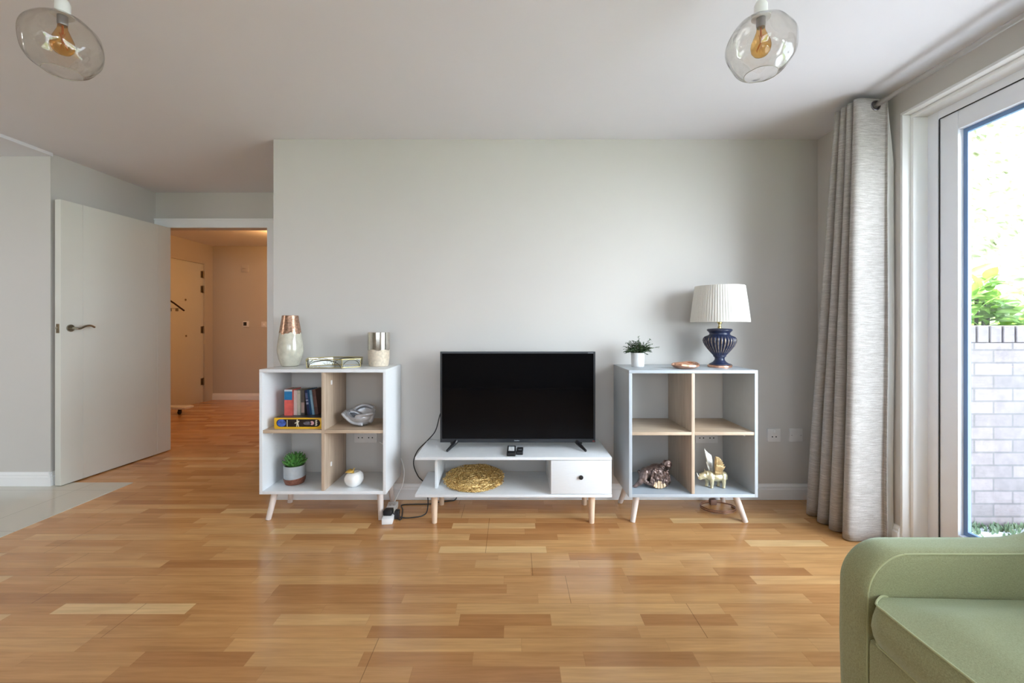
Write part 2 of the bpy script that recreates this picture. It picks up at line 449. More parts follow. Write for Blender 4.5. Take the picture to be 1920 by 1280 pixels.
# ------------------------------------------------------------------ scene objects
ORG = {}
def link_mesh(name, bm, material, smooth=True, off=None, angle=0.6):
    if off is not None: bmesh.ops.translate(bm, vec=-W3(off), verts=bm.verts)
    bmesh.ops.recalc_face_normals(bm, faces=bm.faces)
    me = bpy.data.meshes.new(name); bm.to_mesh(me); bm.free()
    me.materials.append(material)
    if smooth:
        me.polygons.foreach_set('use_smooth', [True]*len(me.polygons))
        try: me.set_sharp_from_angle(angle=angle)
        except Exception: pass
    o = bpy.data.objects.new(name, me); COL.objects.link(o)
    return o
def tag(o, label, cat, group=None):
    o['label'] = label; o['category'] = cat
    if group: o['group'] = group
    return o
def thing(name, label, cat, loc, rot=(0, 0, 0), group=None, local=False):
    o = bpy.data.objects.new(name, None); COL.objects.link(o)
    o.empty_display_size = 0.05
    o.location = loc; o.rotation_euler = rot; ORG[o.name] = (0, 0, 0) if (local or any(rot)) else tuple(loc)
    return tag(o, label, cat, group)
def part(name, bm, material, parent, label=None, smooth=True, angle=0.6):
    """vertices are given in world space (or in the thing's own space when the thing is rotated)"""
    org = ORG[parent.name]
    o = link_mesh(name, bm, material, smooth, org, angle)
    o.parent = parent; ORG[o.name] = org
    if label: o['label'] = label
    return o
def struct(name, bm, material, parent=None, smooth=True):
    o = link_mesh(name, bm, material, smooth)
    ORG[o.name] = (0, 0, 0)
    if parent is not None: o.parent = parent
    else: o['kind'] = 'structure'
    return o
def fuse(o, voxel, smooth=4):
    r = o.modifiers.new('fuse', 'REMESH'); r.mode = 'VOXEL'; r.voxel_size = voxel; r.use_smooth_shade = True
    if smooth:
        s = o.modifiers.new('soften', 'SMOOTH'); s.iterations = smooth; s.factor = 0.5
    return o
def subsurf(o, lv=2):
    s = o.modifiers.new('sub', 'SUBSURF'); s.levels = lv; s.render_levels = lv
    return o

# ------------------------------------------------------------------ dimensions of the room (metres; camera at the origin, looking along +y)
CAMZ = 1.13
H = 2.35          # ceiling
YB = 2.86         # wall behind the television
XL = -1.567       # its free left end
XR = 1.993        # window wall
YD = 4.00         # wall with the doorway
YK = 3.09         # kitchen wall
XK = -3.268       # wall the open door stands against
YR = -2.6         # wall behind the viewer

WY0, WY1, WZ = -0.40, 2.248, 2.221     # opening of the glass doors in the window wall
# floors
bm = bmesh.new(); box(bm, -6.2, 2.0, YR, 6.9, -0.12, 0.0); box(bm, 2.0, 2.24, WY0, 2.248, -0.12, 0.0)
struct('floor', bm, M['parquet'], smooth=False)
struct('floor.001', B(-5.2, -2.738, YR, 3.15, -0.02, 0.004), M['tile'], smooth=False)
# ceilings
bm = bmesh.new(); box(bm, -3.25, 2.25, YR-0.25, 4.12, H, H+0.2); box(bm, -5.3, -3.25, YK, 4.12, H, H+0.2)
struct('ceiling', bm, M['ceiling'], smooth=False)
struct('ceiling.001', B(-5.3, -3.25, YR-0.25, YK, H-0.022, H+0.2), M['ceiling'], smooth=False)
struct('ceiling.002', B(-6.2, 0.4, 4.12, 6.9, H, H+0.2), M['ceiling'], smooth=False)
# walls
struct('wall_back', B(XL, 2.25, YB, YD+0.12, 0, H), M['wall'], smooth=False)
bm = bmesh.new()
box(bm, XK-0.02, -3.245, YD, YD+0.12, 0, H); box(bm, -2.24, XL, YD, YD+0.12, 0, H); box(bm, -3.245, -2.24, YD, YD+0.12, 2.03, H)
struct('wall_doorway', bm, M['wall'], smooth=False)
struct('wall_left', B(-5.2, XK, YK, YD+0.12, 0, H), M['wall'], smooth=False)
struct('wall_kitchen', B(-5.3, -5.2, YR, YK, 0, H), M['wall'], smooth=False)
bm = bmesh.new()
box(bm, XR, 2.25, WY1, YB, 0, H); box(bm, XR, 2.25, WY0, WY1, WZ, H); box(bm, XR, 2.25, YR, WY0, 0, H)
struct('wall_right', bm, M['wall'], smooth=False)
bm = bmesh.new()   # wall behind the viewer, with a window
box(bm, -5.3, -1.9, YR-0.25, YR, 0, H); box(bm, 1.7, 2.25, YR-0.25, YR, 0, H)
box(bm, -1.9, 1.7, YR-0.25, YR, 0, 0.85); box(bm, -1.9, 1.7, YR-0.25, YR, 2.12, H)
struct('wall_front', bm, M['wall'], smooth=False)
# hall walls
HX, HY = -4.60, 6.70
struct('wall_hall_back', B(HX-0.1, 0.4, HY, HY+0.1, 0, H), M['hallwall'], smooth=False)
bm = bmesh.new()
box(bm, HX-0.12, HX, 6.55, HY, 0, H); box(bm, HX-0.12, HX, YD+0.12, 5.60, 0, H); box(bm, HX-0.12, HX, 5.60, 6.55, 2.07, H)
struct('wall_hall_left', bm, M['hallwall'], smooth=False)
struct('wall_hall_right', B(0.3, 0.4, YD+0.12, HY, 0, H), M['hallwall'], smooth=False)

def skirting(name, a, b, nx, ny, h=0.10, t=0.016):
    """moulded board from a to b (plan), standing out along (nx, ny)"""
    prof = [(0, 0), (t, 0), (t, h*0.66), (t*0.72, h*0.72), (t*0.72, h*0.84), (t*0.35, h*0.95), (t*0.3, h), (0, h)]
    bm = bmesh.new(); A = []; Bv = []
    for d, z in prof:
        A.append(bm.verts.new((a[0]+nx*d, a[1]+ny*d, z))); Bv.append(bm.verts.new((b[0]+nx*d, b[1]+ny*d, z)))
    n = len(prof)
    for i in range(n): bm.faces.new((A[i], A[(i+1) % n], Bv[(i+1) % n], Bv[i]))
    bm.faces.new(A[::-1]); bm.faces.new(Bv)
    return struct(name, bm, M['trim'], smooth=False)
skirting('baseboard_back', (XL, YB), (XR, YB), 0, -1)
skirting('baseboard_right', (XR, WY1+0.0), (XR, YB-0.016), -1, 0)
skirting('baseboard_kitchen', (-5.2, YK), (XK, YK), 0, -1)
skirting('baseboard_left', (XK, YK-0.016), (XK, YD), 1, 0)
skirting('baseboard_hall', (HX, HY), (0.3, HY), 0, -1)
skirting('baseboard_doorway', (-2.17, YD), (XL, YD), 0, -1)

# door frame of the doorway: jambs, head, architraves
bm = bmesh.new()
box(bm, XK, -3.245, YD-0.018, YD, 0, 2.105, 0.004); box(bm, -2.24, -2.165, YD-0.018, YD, 0, 2.105, 0.004)
box(bm, XK, -2.165, YD-0.0185, YD, 2.025, 2.105, 0.004); box(bm, XK, -2.158, YD-0.024, YD, 2.093, 2.108, 0.003)
box(bm, -2.25, -2.239, YD, YD+0.12, 0, 2.03); box(bm, -3.246, -3.236, YD, YD+0.12, 0, 2.03)
struct('trim_1', bm, M['trim'], smooth=False)

# open interior door (leaf hinged on the left jamb, swung into the room)
dl = 0.905; ang = math.atan2(-0.064, -0.9)
DR = bpy.data.objects.new('door_1', None); COL.objects.link(DR); DR['kind'] = 'structure'
DR.location = (-3.112, 3.975, 0.0)
# local frame: +x runs from the hinge to the free edge, +y towards the wall side
th = math.atan2(-0.9, -0.066)
DR.rotation_euler = (0, 0, th); ORG[DR.name] = (0, 0, 0)
def dpart(name, bm, m, parent=None, smooth=True):
    o = link_mesh(name, bm, m, smooth); o.parent = parent or DR; return o
bm = bmesh.new(); TH = 0.044
# visible face is local y = 0 ; thickness runs to -y (towards wall)
xs = [0, 0.135, 0.139, dl-0.150, dl-0.146, dl]
box(bm, 0, dl, -TH, -0.002, 0.008, 2.02, 0.0015)
for a, b in ((0.0, 0.135), (0.138, dl-0.149), (dl-0.146, dl)):
    box(bm, a, b, -0.003, 0.0, 0.008, 2.02, 0.001)
leaf_o = dpart('leaf', bm, M['door'], smooth=False)
hz = 1.135 - 0.02
hx = dl-0.062
bm = Lt([(0.026, 0), (0.026, 0.006), (0.024, 0.009), (0.0, 0.009)][:3], n=32)
bmesh.ops.rotate(bm, cent=(0, 0, 0), matrix=Matrix.Rotation(-PI/2, 3, 'X'), verts=bm.verts)
bmesh.ops.translate(bm, vec=(hx, 0, hz), verts=bm.verts)
hd = dpart('door_handle', bm, M['chrome'])
pts = spline([(hx, 0.0, hz), (hx, 0.045, hz), (hx-0.02, 0.055, hz-0.002), (hx-0.055, 0.056, hz+0.014), (hx-0.09, 0.056, hz+0.018), (hx-0.12, 0.056, hz+0.006)], 6)
o = dpart('lever', T(pts, 0.0095, 10, r1=0.007), M['chrome'], hd)
bm = B(dl-0.001, dl+0.0015, -0.034, -0.010, hz-0.035, hz+0.03, 0.0006)
lp = dpart('latch_plate', bm, M['brass_dull'])
dpart('latch_bolt', B(dl, dl+0.01, -0.029, -0.016, hz-0.008, hz+0.008, 0.002), M['chrome'], lp)
for z in (0.22, 1.02, 1.80):
    dpart('hinge', Lt([(0.006, 0), (0.006, 0.09)], c=(-0.004, -TH-0.002, z), n=12), M['brass_dull'])

# entrance door at the far end of the hall, seen through the doorway
ED = bpy.data.objects.new('door_2', None); COL.objects.link(ED); ED['kind'] = 'structure'; ORG[ED.name] = (0, 0, 0)
bm = B(HX-0.07, HX-0.022, 5.62, 6.53, 0.0, 2.055, 0.002); o = struct('leaf', bm, M['door'], ED)
bm = bmesh.new()
box(bm, HX-0.08, HX+0.004, 6.52, 6.56, 0, 2.08, 0.002); box(bm, HX-0.08, HX+0.004, 5.59, 5.63, 0, 2.08, 0.002)
box(bm, HX-0.08, HX+0.0035, 5.59, 6.56, 2.05, 2.085, 0.002)
struct('frame', bm, M['hallwall'], ED)
for z in (0.25, 1.02, 1.62, 1.84):
    bm = Lt([(0.009, 0), (0.009, 0.11)], c=(HX-0.012, 6.516, z), n=12)
    box(bm, HX-0.024, HX-0.019, 6.47, 6.516, z+0.005, z+0.105)
    struct('hinge', bm, M['brass_dull'], ED)
for z in (1.50, 0.99):
    bm = Lt([(0.014, 0), (0.014, 0.006), (0.009, 0.009)], n=20)
    bmesh.ops.rotate(bm, cent=(0, 0, 0), matrix=Matrix.Rotation(PI/2, 3, 'Y'), verts=bm.verts)
    bmesh.ops.translate(bm, vec=(HX-0.022, 6.17 if z > 1.2 else 6.18, z), verts=bm.verts)
    struct('spyhole', bm, M['brass_dull'], ED)

# ------------------------------------------------------------------ window wall joinery
WN = bpy.data.objects.new('window_1', None); COL.objects.link(WN); WN['kind'] = 'structure'; ORG[WN.name] = (0, 0, 0)
FX = 2.105
bm = bmesh.new()      # white lining boards of the reveal (far side, head, near side) with a stepped edge
box(bm, XR-0.002, FX+0.01, WY1-0.012, WY1+0.001, 0, WZ-0.0125, 0.002); box(bm, 2.03, FX, WY1-0.030, WY1-0.0122, 0, WZ-0.0305, 0.003)
box(bm, XR-0.002, FX+0.01, WY0, WY1+0.001, WZ-0.012, WZ+0.001, 0.002); box(bm, 2.03, FX, WY0, WY1-0.0122, WZ-0.030, WZ-0.0122, 0.003)
box(bm, XR-0.002, FX+0.01, WY0-0.001, WY0+0.012, 0, WZ-0.0125, 0.002)
struct('reveal_lining', bm, M['trim'], WN)
bm = bmesh.new()      # fixed outer frame
fz = 2.154
box(bm, FX, FX+0.075, 2.166, WY1, 0.0, WZ, 0.001); box(bm, FX, FX+0.075, WY0, WY0+0.08, 0, WZ, 0.001)
box(bm, FX, FX+0.075, WY0+0.08, 2.166, fz, WZ, 0.003); box(bm, FX, FX+0.075, WY0+0.08, 2.166, 0.0, 0.05, 0.003)
struct('frame', bm, M['upvc'], WN)
nl = 2; yy = [WY0+0.083+(2.163-WY0-0.083)*i/nl for i in range(nl+1)]
for i in range(nl):
    a, b = yy[i]+0.002, yy[i+1]-0.002
    rw = 0.088
    bm = bmesh.new()
    for (p, q, z0, z1) in ((a, a+rw, 0.053, fz-0.003), (b-rw, b, 0.053, fz-0.003), (a+rw, b-rw, fz-0.003-rw, fz-0.003), (a+rw, b-rw, 0.053, 0.053+rw)):
        box(bm, FX+0.004, FX+0.068, p, q, z0, z1, 0.004)
    lf = struct('casement', bm, M['upvc'], WN)
    bm = bmesh.new()
    g0, g1, h0, h1 = a+rw, b-rw, 0.053+rw, fz-0.003-rw
    s = 0.020
    for (p, q, z0, z1) in ((g0, g0+s, h0+s, h1-s), (g1-s, g1, h0+s, h1-s), (g0, g1, h0, h0+s), (g0, g1, h1-s, h1)):
        box(bm, FX+0.030, FX+0.046, p, q, z0, z1)
    struct('glazing_spacer', bm, M['upvc_grey'], lf)
    struct('pane', B(FX+0.036, FX+0.040, g0, g1, h0, h1), M['pane'], lf, smooth=False)
    bm = bmesh.new()
    for yq in ((a-0.003, a+0.001), (b-0.001, b+0.003)):
        box(bm, FX+0.001, FX+0.004, yq[0], yq[1], 0.053, fz-0.004)
    box(bm, FX+0.001, FX+0.004, a, b, fz-0.004, fz)
    struct('seal', bm, M['seal'], lf)
# rear window behind the viewer
W2 = bpy.data.objects.new('window_2', None); COL.objects.link(W2); W2['kind'] = 'structure'; ORG[W2.name] = (0, 0, 0)
bm = bmesh.new()
yr = YR-0.16
for (a, b, z0, z1) in ((-1.9, -1.83, 0.85, 2.12), (1.63, 1.7, 0.85, 2.12), (-0.75, -0.65, 0.85, 2.12), (0.45, 0.55, 0.85, 2.12), (-1.9, 1.7, 0.85, 0.92), (-1.9, 1.7, 2.05, 2.12)):
    box(bm, a, b, yr, yr+0.07, z0, z1, 0.003)
struct('frame', bm, M['upvc'], W2)
struct('pane', B(-1.85, 1.65, yr+0.03, yr+0.036, 0.9, 2.07), M['pane'], W2, smooth=False)
struct('sill', B(-1.95, 1.75, YR-0.1, YR+0.06, 0.83, 0.852, 0.004), M['trim'], W2)

# ------------------------------------------------------------------ curtain and rod
CY0, CY1 = -0.70, 2.47
RX, RZ, RR = 1.885, 2.276, 0.0125
rod = thing('curtain_rod', 'slim steel curtain rod below the ceiling along the window wall', 'curtain rod', (RX, 2.0, RZ))
bm = T([(RX, CY0, RZ), (RX, CY1, RZ)], RR, 20); part('pole', bm, M['rod'], rod)
for y in (CY1-0.02, CY0+0.1):
    bm = bmesh.new()
    tube(bm, [(XR, y, RZ), (RX, y, RZ)], 0.007, 10)
    part('bracket', bm, M['rod'], rod)
for y in (CY1, CY0):
    part('finial', ball(bmesh.new(), (RX, y, RZ), (0.02, 0.02, 0.02)), M['rod'], rod)

cur = thing('curtain', 'oatmeal grey full-length eyelet curtain drawn back beside the glass door', 'curtain', (1.84, 2.5, 0.004))
NW = 4; NS = 26; NZ = 48
def cpath(u, t):
    """u 0..1 along the cloth from the leading edge, t 0..1 from floor to top: plan position"""
    ph = u*NW*2*PI
    amp = 0.088*(1-t)+0.082*t + 0.03*math.exp(-(u*NW/0.45)**2)*(1-t)
    mid = 1.842*(1-t)+1.865*t
    y0 = 2.262*(1-t)+2.262*t; y1 = 2.665*(1-t)+2.44*t
    prof = math.cos(ph)
    prof = math.copysign(abs(prof)**0.72, prof)
    x = mid+amp*prof
    if u < 0.125/2: x += 0.006
    # cloth billows: pleat loops are wider than their spacing
    y = y0+(y1-y0)*u + (0.015-0.006*t)*math.sin(2*ph)
    x += 0.006*math.sin(9*u+5*t)*(1-t)
    y += 0.006*math.sin(3.0*t*PI+u*7)*(1-t)
    if u < 0.07:  # leading hem turns a little to the glass
        y += 0.012*(1-u/0.07)
    return min(x, XR-0.045), y
zt, zb = RZ+0.036, 0.006
def sheet(dy, u0, u1, grow=0.0):
    bm = bmesh.new(); rows = []
    nu = int(NW*NS*(u1-u0))+1
    for j in range(NZ+1):
        t = j/NZ; row = []
        for i in range(nu+1):
            u = u0+(u1-u0)*i/nu
            x, y = cpath(u, t)
            z = zb+(zt-zb)*t
            row.append(bm.verts.new((x+grow*(1-min(1, (u-u0)*30))*min(1, (1-t)*7), y+dy, z)))
        rows.append(row)
    for j in range(NZ):
        for i in range(nu):
            bm.faces.new((rows[j][i], rows[j][i+1], rows[j+1][i+1], rows[j+1][i]))
    return bm
o = part('fabric', sheet(0.0, 0, 1), M['curtain'], cur, angle=3.0)
sd = o.modifiers.new('thick', 'SOLIDIFY'); sd.thickness = 0.003; sd.offset = 0
o = part('lining', sheet(0.004, 0.0, 0.12, 0.036), M['lining'], cur, 'cream curtain lining', angle=3.0)
sd = o.modifiers.new('thick', 'SOLIDIFY'); sd.thickness = 0.0015; sd.offset = 0
for k in range(2*NW):
    u = (0.25+0.5*k)/NW
    x, y = cpath(u, 1.0)
    xa, ya = cpath(u-0.01, 1.0); xb, yb = cpath(u+0.01, 1.0)
    bm = bmesh.new()
    R0 = 0.021
    bmesh.ops.create_circle(bm, segments=8, radius=0.004)
    bm.free(); bm = bmesh.new()
    ring = [(RX+R0*math.cos(a), y, RZ+R0*math.sin(a)) for a in [2*PI*q/24 for q in range(24)]]
    tube(bm, ring, 0.0058, 8, close=True)
    part('eyelet', bm, M['eyelet'], cur)

# ------------------------------------------------------------------ cube cabinets
def cone_leg(top, bot, rt, rb):
    return T([top, W3(top).lerp(W3(bot), 0.5), bot], rt, 20, r1=rb)

def cube_cabinet(x0, x1, yf, yb, z0, z1, label, m_box, m_leg, legs):
    t = 0.018
    c = thing('cube_cabinet', label, 'cabinet', ((x0+x1)/2, (yf+yb)/2, 0))
    bv = 0.0012
    part('top_panel', B(x0, x1, yf, yb, z1-t, z1, bv), m_box, c, angle=0.5)
    part('bottom_panel', B(x0+t, x1-t, yf, yb, z0, z0+t, bv), m_box, c, angle=0.5)
    for a, b in ((x0, x0+t), (x1-t, x1)):
        part('side_panel', B(a, b, yf, yb, z0, z1-t, bv), m_box, c, angle=0.5)
    xm = (x0+x1)/2; zm = (z0+z1)/2
    part('divider', B(xm-t/2, xm+t/2, yf+0.004, yb, z0+t, z1-t, bv), M['oak_z'], c, 'pale oak divider', angle=0.5)
    for a, b in ((x0+t, xm-t/2), (xm+t/2, x1-t)):
        part('shelf', B(a, b, yf+0.004, yb, zm-t/2, zm+t/2, bv), M['oak_x'], c, 'pale oak shelf', angle=0.5)
    for (tx, ty, bx_, by_) in legs:
        part('leg', cone_leg((tx, ty, z0+0.001), (bx_, by_, 0), 0.019, 0.0145), m_leg, c, 'pale wooden splayed leg')
    for (cy, cz) in ((yf+0.09, z1-0.10), (yf+0.085, z0+0.135)):
        bm = bmesh.new()
        box(bm, xm+t/2, xm+t/2+0.006, cy, cy+0.012, cz, cz+0.026, 0.002)
        part('bracket_cap', bm, M['plastic_white'], c)
    bm = B(x0+t, x0+t+0.008, yf+0.10, yf+0.115, zm-t/2-0.03, zm-t/2, 0.002); part('bracket_cap', bm, M['plastic_white'], c)
    bm = B(x1-t-0.008, x1-t, yf+0.10, yf+0.115, zm-t/2-0.03, zm-t/2, 0.002); part('bracket_cap', bm, M['plastic_white'], c)
    return c
CZ0, CZ1 = 0.160, 0.880
LX0, LX1, LYF, LYB = -1.463, -0.732, 2.52, 2.852
cube_cabinet(LX0, LX1, LYF, LYB, CZ0, CZ1, 'white cube cabinet with oak shelves, holding the books and the yellow game box',
             M['white_lam'], M['beech_white'], [(-1.404, 2.585, -1.430, 2.555), (-0.785, 2.585, -0.772, 2.555), (-1.404, 2.775, -1.43, 2.805), (-0.785, 2.775, -0.772, 2.805)])
GX0, GX1, GYF, GYB = 0.656, 1.386, 2.475, 2.853
cube_cabinet(GX0, GX1, GYF, GYB, CZ0, CZ1, 'pale grey cube cabinet under the blue table lamp',
             M['grey_lam'], M['beech_white'], [(0.722, 2.55, 0.690, 2.525), (1.290, 2.55, 1.340, 2.52), (0.72, 2.74, 0.685, 2.80), (1.30, 2.74, 1.345, 2.80)])

# ------------------------------------------------------------------ television stand
SX0, SX1, SYF, SYB = -0.552, 0.556, 2.46, 2.852
st = thing('tv_stand', 'low white television stand with one drawer and pale wooden legs', 'tv stand', (0, 2.64, 0))
ZT = 0.392; ZB = 0.166
part('top_board', B(SX0, SX1, SYF, SYB, ZT-0.016, ZT, 0.0015), M['white_lam'], st, angle=0.5)
part('bottom_board', B(SX0, SX1, SYF, SYB, ZB, ZB+0.016, 0.0015), M['white_lam'], st, angle=0.5)
part('side_panel', B(-0.457, -0.441, 2.555, SYB-0.01, ZB+0.016, ZT-0.016, 0.001), M['white_lam'], st, angle=0.5)
bm = bmesh.new()
part('side_panel', B(0.213, 0.229, SYF+0.012, SYB, ZB+0.016, ZT-0.016, 0.001), M['white_lam'], st, angle=0.5)
part('side_panel', B(SX1-0.016, SX1, SYF+0.018, SYB, ZB+0.016, ZT-0.016, 0.001), M['white_lam'], st, angle=0.5)
part('back_panel', B(0.229, SX1-0.016, SYB-0.008, SYB-0.002, ZB+0.016, ZT-0.016), M['white_lam'], st, angle=0.5)
dw = part('drawer', B(0.214, SX1-0.001, SYF+0.001, SYF+0.017, ZB+0.019, ZT-0.0185, 0.0012), M['white_lam'], st, angle=0.5)
bm = Lt([(0.011, 0), (0.012, 0.003), (0.0125, 0.007), (0.011, 0.010), (0.004, 0.011)], n=28)
bmesh.ops.rotate(bm, cent=(0, 0, 0), matrix=Matrix.Rotation(PI/2, 3, 'X'), verts=bm.verts)
bmesh.ops.translate(bm, vec=(0.382, SYF+0.001, 0.2795), verts=bm.verts)
part('knob', bm, M['black'], dw, 'small black drawer knob')
for lx in (-0.452, 0.452):
    for ly in (2.515, 2.77):
        lg = part('leg', cone_leg((lx, ly, ZB-0.006), (lx, ly, 0), 0.020, 0.0145), M['beech'], st, 'pale turned wooden leg')
        part('mounting_plate', B(lx-0.045, lx+0.045, ly-0.035, ly+0.035, ZB-0.006, ZB, 0.002), M['white_lam'], lg)
# cable grommet hanging under the top
part('cable_grommet', Lt([(0.03, -0.006), (0.03, 0)], c=(0.0, 2.70, ZT-0.016), n=24), M['socket'], st)

# ------------------------------------------------------------------ television
TX0, TX1, TZ0, TZ1, TY = -0.440, 0.497, 0.428, 0.9755, 2.64
tv = thing('television', 'black flat-screen television standing on the white stand', 'television', (0.0285, TY, ZT))
bm = B(TX0+0.002, TX1-0.002, TY+0.004, TY+0.028, TZ0+0.002, TZ1-0.002, 0.004)
box(bm, TX0+0.12, TX1-0.12, TY+0.025, TY+0.062, TZ0+0.02, TZ0+0.34, 0.012)
part('housing', bm, M['black'], tv)
bw, bb = 0.011, 0.021
bm = bmesh.new()
o_ = [(TX0, TZ0), (TX1, TZ0), (TX1, TZ1), (TX0, TZ1)]; i_ = [(TX0+bw, TZ0+bb), (TX1-bw, TZ0+bb), (TX1-bw, TZ1-bw), (TX0+bw, TZ1-bw)]
rings = []
for ring, y in ((o_, TY+0.026), (o_, TY), (i_, TY-0.0005), (i_, TY+0.008)):
    rings.append([bm.verts.new((p[0], y, p[1])) for p in ring])
for a, b in zip(rings, rings[1:]):
    for k in range(4): bm.faces.new((a[k], a[(k+1) % 4], b[(k+1) % 4], b[k]))
part('bezel', bm, M['black_satin'], tv, smooth=False)
part('screen', B(TX0+bw-0.001, TX1-bw+0.001, TY+0.003, TY+0.006, TZ0+bb-0.001, TZ1-bw+0.001), M['screen'], tv, smooth=False)
bm = bmesh.new()   # maker's mark: unreadably small silver lettering on one strip
box(bm, 0.008, 0.038, TY-0.0012, TY, TZ0+0.0085, TZ0+0.0095)
for k in range(6):
    x = 0.008+k*0.0052
    box(bm, x, x+0.0038, TY-0.0014, TY, TZ0+0.0085, TZ0+0.0085+(0.006 if k in (0, 3) else 0.0042))
part('logo', bm, M['silver_print'], tv, 'small silver logo')
part('indicator_sticker', B(TX1-0.017, TX1-0.005, TY-0.001, TY, TZ0+0.006, TZ0+0.010), M['red_print'], tv, 'tiny red sticker')
part('corner_mark', B(TX1-0.045, TX1-0.013, TY-0.001, TY+0.001, TZ1-0.009, TZ1-0.0065), M['silver_print'], tv)
for sx, xa, xb in ((-1, -0.345, -0.385), (1, 0.385, 0.425)):
    bm = bmesh.new()
    for (ya, yb_) in ((TY+0.01, 2.565), (TY+0.02, 2.735)):
        x_ = xa; x2 = xb
        pts = [W3((x_, ya, TZ0+0.005)), W3((x_+(x2-x_)*0.2, ya+(yb_-ya)*0.15, TZ0-0.006)), W3((x2, yb_, ZT+0.008))]
        d0 = 0.011
        for a, b, ra, rb in ((pts[0], pts[1], 0.015, 0.013), (pts[1], pts[2], 0.013, 0.008)):
            capsule(bm, a, b, ra, rb, 10)
    o = part('foot', bm, M['black'], tv); fuse(o, 0.0025, 2)

# ------------------------------------------------------------------ remotes
def remote(name, label, cx, y0, y1, w, z, keys, rot):
    r = thing(name, label, 'remote control', (cx, (y0+y1)/2, z), (0, 0, rot))
    L = y1-y0
    bm = B(-w/2, w/2, -L/2, L/2, 0, 0.020, 0.006, 3); part('body', bm, M['black'], r)
    bm = bmesh.new(); cols, rows = keys
    box(bm, -w/2+0.006, w/2-0.006, -L*0.22, L*0.42, 0.0195, 0.0203)
    part('faceplate', bm, M['black_satin'], r)
    k = part('keypad', B(-w/2+0.008, w/2-0.008, -L*0.20, L*0.22, 0.0200, 0.0208), M['black_satin'], r) if rows == 0 else None
    for i in range(cols):
        for j in range(rows):
            x = -w/2+0.012+(w-0.024)*i/(cols-1); y = -L*0.20+L*0.50*j/(rows-1)
            part('button', B(x-0.0036, x+0.0036, y-0.007, y+0.007, 0.0200, 0.0225, 0.001, 1), M['plastic_white'] if j < rows-1 else M['silver_print'], r, 'pale rubber button')
    if rows == 0:
        part('direction_pad', Lt([(0.012, 0), (0.012, 0.003), (0.009, 0.004)], c=(0, L*0.05, 0.0195), n=24), M['black_satin'], r)
        part('button', B(-0.009, 0.009, -L*0.16, -L*0.12, 0.0195, 0.022, 0.001, 1), M['silver_print'], r)
    return r
remote('remote_control', 'longer black remote with pale buttons, lying left of the smaller one', -0.0095, 2.475, 2.635, 0.050, ZT, (4, 5), -0.02)
remote('remote_control', 'shorter rounded black remote lying right of the longer one', 0.0400, 2.500, 2.60, 0.038, ZT, (2, 0), -0.05)

# ------------------------------------------------------------------ gold placemat leaning on the lower board
pm = thing('placemat', 'round gold woven placemat lying on the lower board of the television stand', 'placemat', (-0.236, 2.668, ZB+0.016+0.022), (math.radians(6.0), 0, 0))
R = 0.190
rnd = random.Random(3)
bm = Lt([(0.0, -0.004), (R*0.93, -0.004), (R*0.95, 0.0), (R*0.93, 0.003)], n=64, cap0=False)
for v in bm.verts:
    v.co.x *= 1+0.02*math.sin(7*math.atan2(v.co.y, v.co.x)); v.co.z += rnd.uniform(-0.0006, 0.0006)
base = part('weave_base', bm, M['straw'], pm)
bm = bmesh.new()
for k in range(520):
    a = rnd.uniform(0, 2*PI); r0 = R*math.sqrt(rnd.uniform(0, 0.93)); d = a+PI/2+rnd.uniform(-0.6, 0.6)
    if rnd.random() < 0.3: d = rnd.uniform(0, 2*PI)
    ln = rnd.uniform(0.02, 0.05)
    p = W3((r0*math.cos(a), r0*math.sin(a), 0.003)); dv = W3((math.cos(d), math.sin(d), 0))*ln
    q0, q1 = p-dv, p+dv
    q0 = q0 if q0.length < R else q0.normalized()*R; q1 = q1 if q1.length < R else q1.normalized()*R
    mid = (q0+q1)/2+W3((0, 0, rnd.uniform(0.003, 0.009)))
    tube(bm, [q0, q0.lerp(mid, 0.6), mid, mid.lerp(q1, 0.6), q1], 0.0021, 5)
o = part('woven_strands', bm, M['straw'], pm); o['kind'] = 'stuff'

# ------------------------------------------------------------------ things on the white cabinet
ZC = CZ1
# tall vase
vx, vy = -1.393, 2.735
v = thing('vase', 'tall tapered vase, copper neck over pearl grey body, on the white cabinet', 'vase', (vx, vy, ZC))
pb = [(0.046, 0), (0.052, 0.004), (0.066, 0.045), (0.0745, 0.085), (0.0755, 0.105), (0.072, 0.14), (0.0655, 0.185), (0.061, 0.215)]
part('body', Lt(pb, c=(vx, vy, ZC), n=64, cap1=False), M['pearl'], v, 'pearl grey glazed body')
def wavy(t, i): return 1.0
bm = bmesh.new(); n = 64; rings = []
pn = [(0.0632, 0.204), (0.0605, 0.222), (0.056, 0.25), (0.050, 0.285), (0.0465, 0.315), (0.0435, 0.316), (0.045, 0.30), (0.05, 0.26)]
for i, (r, z) in enumerate(pn):
    rings.append([bm.verts.new((vx+(r+0.0006)*math.cos(2*PI*k/n), vy+(r+0.0006)*math.sin(2*PI*k/n),
                 ZC+z+(0.006*math.sin(5*2*PI*k/n+1)+0.004*math.sin(11*2*PI*k/n) if i == 0 else 0))) for k in range(n)])
for a, b in zip(rings, rings[1:]):
    for k in range(n): bm.faces.new((a[k], a[(k+1) % n], b[(k+1) % n], b[k]))
part('neck', bm, M['copper_aged'], v, 'aged copper neck')

